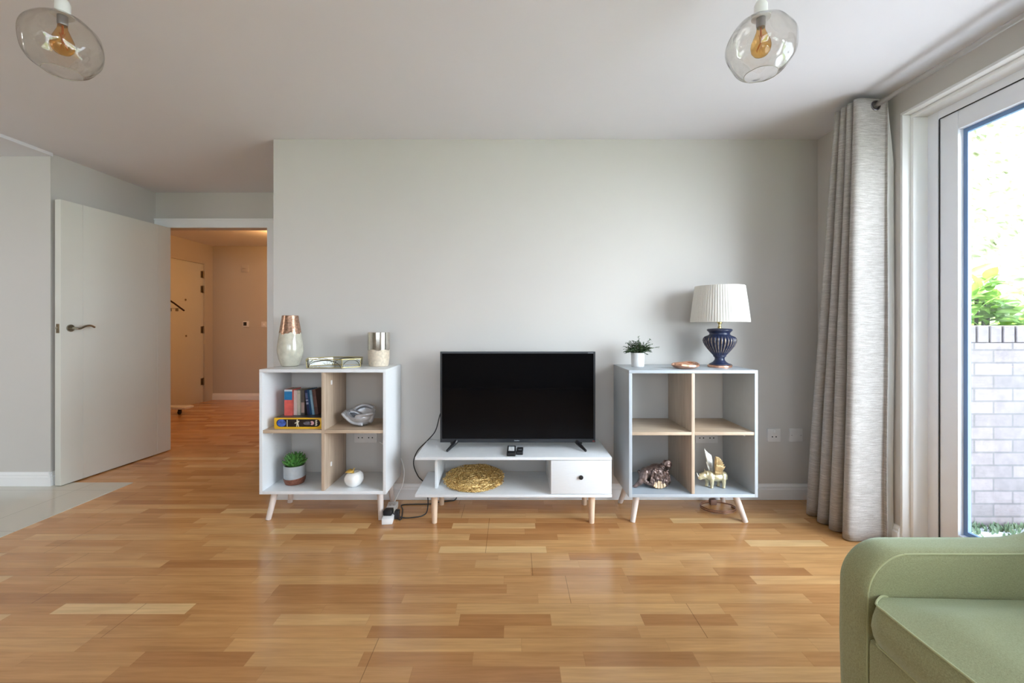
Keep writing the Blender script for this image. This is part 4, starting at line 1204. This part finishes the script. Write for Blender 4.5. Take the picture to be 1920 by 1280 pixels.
for k in range(6):
    f = k/5
    base = R3(-0.016+0.014*f, 0.014, 0.088); tip = R3(-0.040+0.038*f, 0.034, 0.216-0.036*f**0.8 + (0 if k else 0.0))
    feather(bm, base, tip, 0.0062)
for k in range(4):
    f = k/3
    feather(bm, R3(-0.020+0.016*f, 0.012, 0.09), R3(-0.033+0.026*f, 0.026, 0.142), 0.006)
o = part('wing', bm, M['wing_silver'], rh, 'silver feathered wing'); fuse(o, 0.0015, 1)

# ------------------------------------------------------------------ sockets on the wall
def wall_plate(name, label, cat, xc, zc, w, hh, gang, y=YB, kind='socket'):
    s = thing(name, label, cat, (xc, y, zc))
    part('plate', B(xc-w/2, xc+w/2, y-0.010, y, zc-hh/2, zc+hh/2, 0.003), M['socket'], s)
    for g in range(gang):
        gx = xc+(g-(gang-1)/2)*w/gang*0.9
        if kind == 'socket':
            part('pin_hole', B(gx-0.004, gx+0.004, y-0.0108, y-0.0095, zc+0.005, zc+0.015), M['socket'], s)
            for dx in (-0.012, 0.012):
                part('pin_hole', B(gx+dx-0.0038, gx+dx+0.0038, y-0.0108, y-0.0095, zc-0.013, zc-0.006), M['hole'], s)
            part('rocker', B(gx-0.006, gx+0.006, y-0.014, y-0.009, zc+0.018, zc+0.034, 0.0015), M['plastic_white'], s)
        elif kind == 'blank':
            for dx in (-0.030, 0.030):
                part('screw', Lt([(0.003, -0.0008), (0.003, 0.0008)], c=(gx+dx, y-0.0100, zc), n=12), M['hole'], s)
        else:
            part('rocker', B(gx-0.012, gx+0.012, y-0.014, y-0.009, zc-0.016, zc+0.016, 0.002), M['plastic_white'], s)
    return s
wall_plate('wall_socket', 'single white socket on the wall right of the grey cabinet', 'socket', 1.702, 0.418, 0.085, 0.085, 1)
wall_plate('wall_socket', 'white blank plate on the wall nearest the curtain', 'socket', 1.846, 0.418, 0.085, 0.085, 1, kind='blank')
wall_plate('wall_socket', 'double white socket seen through the white cabinet behind the apple ornament', 'socket', -0.962, 0.412, 0.147, 0.085, 2)
wall_plate('wall_socket', 'double white socket seen through the grey cabinet above the rhinoceros', 'socket', 1.262, 0.410, 0.147, 0.085, 2)

# ------------------------------------------------------------------ hall things
wall_plate('light_switch', 'white light switch beside the doorway edge on the far hall wall', 'switch', -3.81, 1.155, 0.085, 0.085, 1, HY, 'switch')
tx = -4.085
t_ = thing('thermostat', 'small white thermostat with a dark display on the far hall wall', 'thermostat', (tx, HY, 1.16))
part('case', B(tx-0.045, tx+0.045, HY-0.016, HY, 1.115, 1.205, 0.004), M['plastic_white'], t_)
part('display', B(tx-0.036, tx+0.012, HY-0.0172, HY-0.0155, 1.135, 1.190), M['black_satin'], t_, 'dark display')
ox = -4.10
t_ = thing('door_chime', 'pale square chime box high on the far hall wall', 'chime', (ox, HY, 2.01))
part('case', B(ox-0.055, ox+0.055, HY-0.016, HY, 1.955, 2.065, 0.005), M['hallwall'], t_)
part('grille', Lt([(0.03, -0.001), (0.03, 0.001)], c=(ox, HY-0.016, 2.01), n=20), M['hallwall'], t_)
# garment rail on castors with a hanger
gr = thing('garment_rail', 'white wheeled garment rail in the hall, mostly hidden by the open door', 'clothes rail', (-4.40, 5.30, 0))
M['rack_white'] = M['plastic_white']
part('base_board', B(-4.56, -4.145, 5.52, 5.68, 0.075, 0.105, 0.005), M['rack_white'], gr)
part('base_board', B(-4.56, -4.145, 4.72, 4.88, 0.075, 0.105, 0.005), M['rack_white'], gr)
for y in (5.58, 4.80):
    part('upright', T([(-4.393, y, 0.10), (-4.393, y, 1.60)], 0.015, 14), M['rack_white'], gr)
part('rail', T([(-4.393, 5.58, 1.585), (-4.393, 4.80, 1.585)], 0.014, 14), M['rack_white'], gr)
for (x, y) in ((-4.27, 5.60), (-4.52, 5.60), (-4.27, 4.80), (-4.52, 4.80)):
    bm = bmesh.new(); tube(bm, [(x-0.008, y, 0.028), (x+0.008, y, 0.028)], 0.028, 20)
    cst = part('castor', bm, M['black'], gr, 'black castor wheel')
    bm = bmesh.new(); box(bm, x-0.014, x+0.014, y-0.012, y+0.02, 0.046, 0.078, 0.003)
    part('castor_fork', bm, M['black'], cst)
hg = thing('clothes_hanger', 'dark wooden clothes hanger with clips on the hall garment rail', 'hanger', (-4.393, 5.52, 1.585))
part('hook', T([(-4.393+0.022*math.cos(a), 5.52, 1.585+0.0145-0.022+0.022+0.022*math.sin(a)-0.016) for a in [(-0.5+k*0.35)*1.0 for k in range(11)]] , 0.0025, 8), M['chrome'], hg)
part('neck', T([(-4.374, 5.52, 1.57), (-4.383, 5.52, 1.52), (-4.393, 5.52, 1.49)], 0.0025, 8), M['chrome'], hg)
bm = bmesh.new()
tube(bm, [(-4.603+0.0, 5.52, 1.36), (-4.503, 5.52, 1.43), (-4.393, 5.52, 1.49)], 0.011, 8)
tube(bm, [(-4.393, 5.52, 1.49), (-4.285, 5.52, 1.422), (-4.150, 5.52, 1.322)], 0.011, 8)
o = part('shoulder_bar', bm, M['hanger'], hg, 'dark walnut shoulder bar'); fuse(o, 0.004, 0)
for x in (-4.328, -4.243):
    cl = part('clip', B(x-0.014, x+0.014, 5.51, 5.53, 1.315, 1.350, 0.004), M['chrome'], hg)
part('clip_bar', T([(-4.343, 5.52, 1.352), (-4.183, 5.52, 1.352)], 0.0025, 8), M['chrome'], hg)

# ------------------------------------------------------------------ power strip, plugs and cables
PSR = 0.125
def strip_pt(x, y, z):
    c, s = math.cos(PSR), math.sin(PSR)
    return W3((-0.733+x*c-y*s, 2.612+x*s+y*c, z))
def strip_loc(x, y, z):
    c, s = math.cos(PSR), math.sin(PSR); dx, dy = x+0.733, y-2.612
    return (dx*c+dy*s, -dx*s+dy*c, z)
pa = thing('power_strip', 'white power strip lying on the floor between the white cabinet and the stand', 'power strip', (-0.733, 2.612, 0), (0, 0, PSR))
part('body', B(-0.030, 0.030, -0.125, 0.125, 0, 0.034, 0.004), M['plastic_white'], pa)
for y in (-0.07, 0.005, 0.07):
    so = part('outlet', B(-0.024, 0.024, y-0.026, y+0.026, 0.0335, 0.0352, 0.001), M['socket'], pa)
    if y > -0.05:
        for dx in (-0.011, 0.011):
            part('pin_hole', B(dx-0.003, dx+0.003, y-0.010, y-0.004, 0.035, 0.0356), M['hole'], so)
part('power_cord', T(spline([(0.0, 0.122, 0.018), (0.004, 0.145, 0.022)]+[strip_loc(*p) for p in ((-0.735, 2.775, 0.05), (-0.712, 2.80, 0.10), (-0.706, 2.830, 0.15), (-0.714, 2.852, 0.21), (-0.75, 2.856, 0.29), (-0.87, 2.850, 0.375))], 8), 0.0032, 8), M['plastic_white'], pa, 'white power cord')
# television lead: out of the television's back, round the stand's open end, to the strip
tl = thing('television_lead', 'black lead hanging from the television down to its plug in the power strip', 'cable', tuple(strip_pt(0, -0.07, 0.035)))
q = strip_pt(0.0, -0.07, 0)
bm = B(q.x-0.026, q.x+0.024, q.y-0.024, q.y+0.026, 0.0352, 0.066, 0.008, 3); pg = part('plug', bm, M['black'], tl)
q2 = strip_pt(0.045, -0.055, 0.05)
part('cable', T(spline([(TX0+0.02, 2.69, 0.62), (-0.452, 2.72, 0.585), (-0.49, 2.77, 0.47), (-0.545, 2.81, 0.40), (-0.62, 2.835, 0.32), (-0.645, 2.835, 0.24), (-0.615, 2.83, 0.16),
      (-0.565, 2.80, 0.12), (-0.53, 2.72, 0.06), (-0.52, 2.64, 0.012), (-0.54, 2.60, 0.003), (-0.58, 2.578, 0.003), (-0.635, 2.57, 0.003), (-0.68, 2.56, 0.02), (q.x+0.02, q.y, 0.047)], 10), 0.0034, 8), M['cable'], tl)
tl2 = thing('adaptor_lead', 'black lead running along the floor from the strip behind the stand', 'cable', tuple(strip_pt(0.0, 0.07, 0.035)))
q = strip_pt(0.030, -0.045, 0)
bm = B(q.x+0.004, q.x+0.030, q.y-0.018, q.y+0.016, 0.0, 0.050, 0.006, 3); part('plug', bm, M['black'], tl2)
part('cable', T(spline([(q.x+0.018, q.y, 0.004), (q.x+0.035, q.y-0.025, 0.004), (q.x+0.045, q.y-0.015, 0.005), (-0.672, 2.66, 0.012), (-0.70, 2.75, 0.004), (-0.63, 2.765, 0.004), (-0.53, 2.77, 0.004), (-0.49, 2.795, 0.004), (-0.42, 2.815, 0.004), (-0.37, 2.83, 0.012), (-0.355, 2.838, 0.09), (-0.352, 2.838, 0.15)], 8), 0.0034, 8), M['cable'], tl2)
cc = thing('copper_cable', 'coppery brown coil of cable on the floor under the grey cabinet', 'cable', (1.24, 2.68, 0))
pts = [(1.265+0.105*math.cos(a), 2.70+0.075*math.sin(a), 0.004+0.0006*i) for i, a in enumerate([0.4-k*0.35 for k in range(34)])]
part('coil', T(pts, 0.0035, 8), mat('coppery_cable', srgb(140, 96, 72), 0.35, metal=0.3), cc)
part('inline_plug', B(1.245, 1.285, 2.755, 2.785, 0.0, 0.035, 0.006), mat('brown_plug', srgb(120, 88, 74), 0.5), cc)

# ------------------------------------------------------------------ armchair (faces -x)
AX = 0.892
ac = thing('armchair', 'sage green upholstered armchair in front of the glass door', 'armchair', (1.25, 0.83, 0))
def arc(cx, cz, rx_, rz_, a0, a1, n=10):
    return [(cx+rx_*math.cos(a0+(a1-a0)*k/n), cz+rz_*math.sin(a0+(a1-a0)*k/n)) for k in range(n+1)]
ZA = 0.556
def arm_outline(front, r):
    P = [(front+0.012, 0.10), (front, 0.16), (front-0.004, 0.30)]
    P += arc(front+r, ZA-r*1.05, r+0.002, r*1.05, PI, PI/2, 12)
    P += [(1.16, ZA), (1.27, ZA), (1.33, ZA+0.002), (1.39, ZA+0.012), (1.45, ZA+0.038), (1.51, ZA+0.09), (1.57, ZA+0.17), (1.62, ZA+0.25), (1.66, ZA+0.26), (1.70, ZA+0.22), (1.67, 0.4), (1.64, 0.10)]
    return P
def arm(y0, y1):
    """padded slab with rounded rims between y0 and y1"""
    bm = bmesh.new(); d = 0.022; rings = []
    secs = [(y0, 0.020), (y0+0.004, 0.008), (y0+0.012, 0.002), (y0+0.03, 0), (y1-0.03, 0), (y1-0.012, 0.002), (y1-0.004, 0.008), (y1, 0.020)]
    base = arm_outline(AX, 0.105)
    cxm = 1.27; czm = 0.33
    for y, ins in secs:
        ring = []
        for (x, z) in base:
            vx_, vz_ = x-cxm, z-czm
            ring.append(bm.verts.new((cxm+vx_*(1-ins/0.38), y, czm+vz_*(1-ins/0.23) if z > 0.2 else z)))
        rings.append(ring)
    n = len(base)
    for a, b in zip(rings, rings[1:]):
        for k in range(n): bm.faces.new((a[k], a[(k+1) % n], b[(k+1) % n], b[k]))
    bm.faces.new(rings[0][::-1]); bm.faces.new(rings[-1])
    return bm
for (y0, y1, yi) in ((1.108, 1.205, 1.112), (0.445, 0.542, 0.538)):
    a_ = part('arm', arm(y0, y1), M['green'], ac, angle=1.2)
    P = [(x+0.012 if x < 1.2 else x, z-0.006) for x, z in arm_outline(AX, 0.105)[1:-4]]
    part('piping', T(spline([(x, yi, z) for x, z in P], 3), 0.0026, 8), M['piping'], a_, 'pale green piping')
# seat base and front rail
part('seat_base', B(AX+0.004, 1.60, 0.54, 1.110, 0.10, 0.345, 0.02, 3), M['green'], ac)
# loose seat cushion with a crowned top and piped edges
bm = bmesh.new()
nx_, ny_ = 18, 18
c0, c1, d0, d1 = AX+0.004, 1.50, 0.546, 1.104
def crown(u, v):  # 0..1 coordinates
    e = min(1, 6*u)*min(1, 6*(1-u)); g = min(1, 5*v)*min(1, 5*(1-v))
    return (0.5-0.5*math.cos(PI*e))*(0.5-0.5*math.cos(PI*g))
def edge_x(v): return 0.012*(1-(2*v-1)**4)
tops = []; bots = []
rc = 0.035
for j in range(ny_+1):
    rt_, rb_ = [], []
    for i in range(nx_+1):
        u = i/nx_; v = j/ny_
        x = c0+(c1-c0)*u; y = d0+(d1-d0)*v
        # round the plan corners
        if u < 0.12:
            k = 1-u/0.12; q = max(0, (abs(2*v-1)-0.88)/0.12); x += rc*q*q*k
        if i == 0: x -= 0
        rt_.append(bm.verts.new((x-edge_x(v)*(1-min(1, u*4)), y, 0.446-0.012*u+0.026*crown(u, v))))
        rb_.append(bm.verts.new((x+0.002-edge_x(v)*(1-min(1, u*4)), y, 0.347-0.0*crown(u, v))))
    tops.append(rt_); bots.append(rb_)
for j in range(ny_):
    for i in range(nx_):
        bm.faces.new((tops[j][i], tops[j][i+1], tops[j+1][i+1], tops[j+1][i]))
        bm.faces.new((bots[j][i], bots[j+1][i], bots[j+1][i+1], bots[j][i+1]))
def skirt(a, b):
    # bulging side wall, two extra rows
    rows = [a]
    for f, bul in ((0.25, 0.010), (0.5, 0.015), (0.75, 0.010)):
        row = []
        for p, q in zip(a, b):
            m_ = p.co.lerp(q.co, f); c = W3(((c0+c1)/2, (d0+d1)/2, m_.z)); 
            dv = W3((m_.x-c.x, m_.y-c.y, 0)); 
            nrm = W3((-1, 0, 0)) if abs(dv.x)/(c1-c0) > abs(dv.y)/(d1-d0) and dv.x < 0 else W3((0, 0, 0))
            row.append(bm.verts.new(m_+nrm*bul))
        rows.append(row)
    rows.append(b)
    for r_, s_ in zip(rows, rows[1:]):
        for k in range(len(r_)-1): bm.faces.new((r_[k], r_[k+1], s_[k+1], s_[k]))
skirt([r[0] for r in tops], [r[0] for r in bots]); skirt([r[-1] for r in tops], [r[-1] for r in bots])
skirt(tops[0], bots[0]); skirt(tops[-1], bots[-1])
bmesh.ops.remove_doubles(bm, verts=bm.verts, dist=0.0002)
edge_top = [tuple(r[0].co) for r in tops] if False else None
cush = part('seat_cushion', bm, M['green'], ac, angle=1.0)
et = []
for j in range(ny_+1):
    v = j/ny_; q = max(0, (abs(2*v-1)-0.88)/0.12)
    et.append((c0+rc*q*q-edge_x(v)-0.001, d0+(d1-d0)*v, 0.448))
path = [(c1, d0, 0.436), (c0+0.1, d0, 0.446)]+et+[(c0+0.05, d1, 0.446)]
part('piping', T(spline(path, 3), 0.0027, 8), M['piping'], cush, 'pale green piping')
path = [(x+0.002, y, 0.350) for x, y, z in et]
part('piping', T(spline(path, 3), 0.0027, 8), M['piping'], cush, 'pale green piping')
# backrest with its cushion
bm = Pr([(1.56, 0.30), (1.60, 0.10), (1.68, 0.10), (1.76, 0.84), (1.74, 0.88), (1.70, 0.88), (1.67, 0.85)], 'y', 0.445, 1.205)
bmesh.ops.bevel(bm, geom=bm.edges[:], offset=0.02, segments=3, affect='EDGES'); part('backrest', bm, M['green'], ac)
bm = Pr([(1.46, 0.47), (1.56, 0.46), (1.68, 0.84), (1.60, 0.87), (1.55, 0.84)], 'y', 0.548, 1.102)
bmesh.ops.bevel(bm, geom=bm.edges[:], offset=0.03, segments=3, affect='EDGES'); part('back_cushion', bm, M['green'], ac)
for x in (AX+0.07, 1.58):
    for y in (0.50, 1.15):
        part('leg', cone_leg((x, y, 0.11), (x+(-0.01 if x < 1 else 0.02), y, 0), 0.022, 0.014), M['beech'], ac, 'wooden leg')

# ------------------------------------------------------------------ pendant lamps
def pendant(label, cx, cy, cz, seed, tilt):
    p = thing('pendant_lamp', label, 'pendant lamp', (cx, cy, H), group='glass globe pendant lamps')
    rn = random.Random(seed); ph = [rn.uniform(0, 6.28) for _ in range(8)]
    R_ = 0.108
    bm = bmesh.new(); n = 72; rings = []; m_ = 44
    a0 = -PI/2+0.50; a1 = PI/2-0.16
    for i in range(m_+1):
        a = a0+(a1-a0)*i/m_
        ring = []
        for k in range(n):
            t = 2*PI*k/n
            w = 1+0.014*math.sin(4*t+3*a+ph[0])*math.cos(a)+0.012*math.sin(7*t-5*a+ph[1])*math.cos(a)+0.010*math.cos(6*a+2*t+ph[2])*math.cos(a)
            ring.append(bm.verts.new((cx+R_*w*math.cos(a)*math.cos(t), cy+R_*w*math.cos(a)*math.sin(t), cz+R_*w*0.98*math.sin(a))))
        rings.append(ring)
    rim0 = [v_.co.copy() for v_ in rings[0]]
    for a, b in zip(rings, rings[1:]):
        for k in range(n): bm.faces.new((a[k], a[(k+1) % n], b[(k+1) % n], b[k]))
    g = part('globe', bm, M['globe'], p, 'wavy smoky clear glass globe')
    part('rim', T(rim0, 0.0011, 6, close=True), M['globe_rim'], g)
    zt_ = cz+R_*0.96
    part('lamp_holder', Lt([(0.030, -0.004), (0.030, 0.002), (0.021, 0.006), (0.021, 0.040), (0.015, 0.052), (0.006, 0.060)], c=(cx, cy, zt_), n=32), M['plastic_white'], p, 'white lamp holder')
    part('bulb_cap', Lt([(0.013, -0.036), (0.0145, -0.030), (0.0145, -0.004)], c=(cx, cy, zt_), n=28), M['cap_metal'], p, 'grey metal bulb cap')
    zb2 = zt_-0.036
    prb = [(0.013, 0.0), (0.014, -0.012), (0.022, -0.032), (0.030, -0.052), (0.032, -0.066), (0.029, -0.082), (0.020, -0.094), (0.008, -0.099), (0.001, -0.100)]
    b_ = part('bulb', Lt(prb, c=(cx, cy, zb2), n=40, cap0=False), M['bulb_amber'], p, 'amber filament bulb')
    pts = []
    for k in range(9):
        a = 2*PI*k/9*4; r = 0.014 if k % 2 else 0.009
        pts.append((cx+r*math.cos(a), cy+r*math.sin(a), zb2-(0.078 if k % 2 else 0.028)))
    part('filament', T(pts, 0.0010, 5), M['filament'], b_)
    part('filament_stem', T([(cx, cy, zb2), (cx, cy, zb2-0.03)], 0.003, 8), M['filament'], b_)
    part('flex', T([(cx, cy, zt_+0.055), (cx, cy, H-0.01)], 0.003, 8), M['plastic_white'], p)
    part('ceiling_rose', Lt([(0.012, -0.028), (0.040, -0.018), (0.045, -0.006), (0.045, 0)], c=(cx, cy, H), n=36), M['plastic_white'], p)
M['cap_metal'] = mat('grey_bulb_cap', srgb(150, 148, 150), 0.35, metal=0.7)
M['globe_rim'] = mat('thick_glass_rim', srgb(168, 163, 152), 0.1)
pendant('smoky glass globe pendant lamp nearer the open white door', -1.545, 1.50, 2.092, 4, 0)
pendant('clear glass globe pendant lamp nearer the curtain and window', 0.850, 1.50, 2.085, 9, 0)

# ------------------------------------------------------------------ outdoors
struct('ground', B(2.25, 14.0, -12, 12, -0.30, -0.06), M['grass'], smooth=False)
struct('ground.001', B(2.25, 7.5, -7, 2.56, -0.06, -0.045), M['paving'], smooth=False)
struct('ground.003', B(-6, 2.25, -8, YR-0.25, -0.06, -0.045), M['paving'], smooth=False)
struct('ground.002', B(-8, 2.25, -14, YR-0.25, -0.30, -0.06), M['grass'], smooth=False)
gw = thing('garden_wall', 'pale weathered brick garden wall outside the glass door', 'wall', (3.6, 2.62, -0.06))
part('brickwork', B(2.26, 6.5, 2.56, 2.775, -0.06, 1.03), M['brick'], gw, smooth=False)
bm = bmesh.new()
part('coping_bed', B(2.26, 6.5, 2.568, 2.767, 1.03, 1.128), M['mortar'], gw, smooth=False)
x = 2.262; k = 0
while x < 4.6:
    part('coping_brick', B(x, x+0.066, 2.558, 2.777, 1.034, 1.133, 0.003, 1), M['coping'], gw); x += 0.076; k += 1
# laurel behind the wall
rn = random.Random(31)
def shrub(name, label, cx, cy, z0, z1, w, dpt, nleaf, Ls, ms, stem):
    s = thing(name, label, 'shrub', (cx, cy, -0.06), group='laurels behind the garden wall')
    bm = bmesh.new()
    for k in range(nleaf):
        x = cx+rn.uniform(-w, w); y = cy+rn.uniform(-dpt, dpt)
        hh = z0+(z1-z0)*rn.random()*(1-0.5*((x-cx)/w)**2)
        a = rn.uniform(0, 2*PI); el = rn.uniform(-0.3, 1.0)
        leaf(bm, (x, y, hh), (math.cos(a)*math.cos(el), -abs(math.sin(a))*math.cos(el) if rn.random() < 0.75 else math.sin(a), math.sin(el)), (rn.uniform(-.3, .3), -0.5, 1), rn.uniform(*Ls), rn.uniform(*Ls)*0.42, 0.25, 4)
    part('foliage', bm, ms, s)
    bm = bmesh.new()
    for k in range(5):
        x = cx+rn.uniform(-w*0.5, w*0.5)
        tube(bm, [(cx+(x-cx)*0.3, cy, -0.06), (x, cy, z0+(z1-z0)*0.8)], 0.012, 6)
    part('stems', bm, M['herb_stem'], s)
for i, (cx, hh) in enumerate(((2.72, 1.38), (3.26, 1.48), (3.84, 1.40), (4.42, 1.5))):
    shrub('laurel_shrub', ['bright green laurel just behind the brick wall beside the glass door frame', 'bright green laurel behind the brick wall at the photo edge',
          'bright green laurel farther along the brick wall', 'bright green laurel at the far end of the brick wall'][i], cx, 3.10, 0.75, hh, 0.27, 0.13, 460, (0.10, 0.17), M['laurel'], 0)
# tall pale house wall grown over with ivy, farther back
iw = thing('ivy_wall', 'tall sunlit pale wall covered with ivy beyond the laurels', 'wall', (6.0, 5.6, -0.06))
part('render', B(2.6, 12.0, 5.6, 5.9, -0.06, 4.2), M['ivy_wall'], iw, smooth=False)
bm = bmesh.new()
for k in range(5200):
    x = rn.uniform(2.7, 9.0); z = rn.uniform(0.2, 4.1)
    d = W3((rn.uniform(-1, 1), -0.7, rn.uniform(-1.2, 0.4)))
    leaf(bm, (x, 5.6-rn.uniform(0.0, 0.22), z), d, (0, -0.8, 0.6), rn.uniform(0.06, 0.12), rn.uniform(0.05, 0.09), 0.2, 3)
o = part('ivy_leaves', bm, M['ivy'], iw); o['kind'] = 'stuff'
bm = bmesh.new()
for k in range(900):
    x = rn.uniform(2.4, 4.6); y = 2.56-abs(rn.gauss(0, 0.05))-0.01; a = rn.uniform(0, 2*PI)
    leaf(bm, (x, y, -0.045), (math.cos(a)*0.6, -abs(math.sin(a))*0.4, 1), (0, -1, 0.2), rn.uniform(0.015, 0.045), rn.uniform(0.010, 0.022), 0.3, 3)
o = link_mesh('ground_plants', bm, M['groundcover']); o['kind'] = 'stuff'; tag(o, 'low green plants along the foot of the brick wall', 'plants')

# ------------------------------------------------------------------ light
def look_rot(d): return W3(d).to_track_quat('-Z', 'Y').to_euler()
wd = bpy.data.worlds.new('sky'); S.world = wd; wd.use_nodes = True
h = NT(wd.node_tree); wd.node_tree.nodes.clear()
bg = h.n('ShaderNodeBackground'); ow = h.n('ShaderNodeOutputWorld'); h.link(bg.outputs[0], ow.inputs[0])
tc = h.n('ShaderNodeTexCoord'); sp = h.n('ShaderNodeSeparateXYZ'); h.link(tc.outputs['Generated'], sp.inputs[0])
h.link(h.ramp(sp.outputs[2], [(0.0, (0.82, 0.90, 1.0)), (0.6, (0.66, 0.80, 1.0))]), bg.inputs[0])
bg.inputs[1].default_value = 2.7
def lamp(name, kind, loc, d, energy, col=(1, 1, 1), **kw):
    l = bpy.data.lights.new(name, kind); l.energy = energy; l.color = col
    for k, v_ in kw.items(): setattr(l, k, v_)
    o = bpy.data.objects.new(name, l); COL.objects.link(o); o.location = loc; o.rotation_euler = look_rot(d); return o
lamp('sun', 'SUN', (3, 3, 6), (0.12, -0.50, -0.85), 16.0, (1.0, 0.97, 0.92), angle=0.02)
lamp('added_soft_sun', 'SUN', (6, -3, 3), (-0.72, 0.62, -0.16), 4.6, (0.86, 0.92, 1.0), angle=math.radians(55))  # second, very soft sun added to brighten the back wall through the glass doors
p = lamp('window_daylight', 'AREA', (2.20, (WY0+WY1)/2, 1.1), (-1, 0, 0), 1.0, shape='RECTANGLE', size=WY1-WY0, size_y=2.2); p.data.cycles.is_portal = True
p = lamp('rear_window_daylight', 'AREA', (-0.1, YR-0.2, 1.485), (0, 1, 0), 1.0, shape='RECTANGLE', size=3.6, size_y=1.27); p.data.cycles.is_portal = True
lamp('hall_lamp', 'POINT', (-2.85, 5.6, 2.2), (0, 0, -1), 13.0, (1.0, 0.50, 0.18), shadow_soft_size=0.08)
lamp('added_kitchen_fill', 'POINT', (-4.35, 0.9, 2.0), (0, 0, -1), 9.0, (1.0, 0.96, 0.90), shadow_soft_size=0.2)  # unseen fill light added to lift the dark left side and ceiling

# ------------------------------------------------------------------ camera
cd = bpy.data.cameras.new('camera'); co = bpy.data.objects.new('camera', cd); COL.objects.link(co)
co.location = (0, 0, CAMZ); co.rotation_euler = (PI/2, 0, 0)
cd.sensor_width = 36.0; cd.lens = 820*36/1920; cd.shift_x = -2/1920; cd.shift_y = -29/1920
cd.clip_start = 0.02; cd.clip_end = 100
S.camera = co
vs = S.view_settings
vs.view_transform = 'Standard'; vs.look = 'None'; vs.gamma = 1.0; vs.use_curve_mapping = False
vs.exposure = 1.25
S.cycles.use_denoising = True
S.cycles.max_bounces = 12; S.cycles.diffuse_bounces = 6; S.cycles.transparent_max_bounces = 16
S.cycles.sample_clamp_indirect = 8.0
S.cycles.caustics_reflective = False; S.cycles.caustics_refractive = False
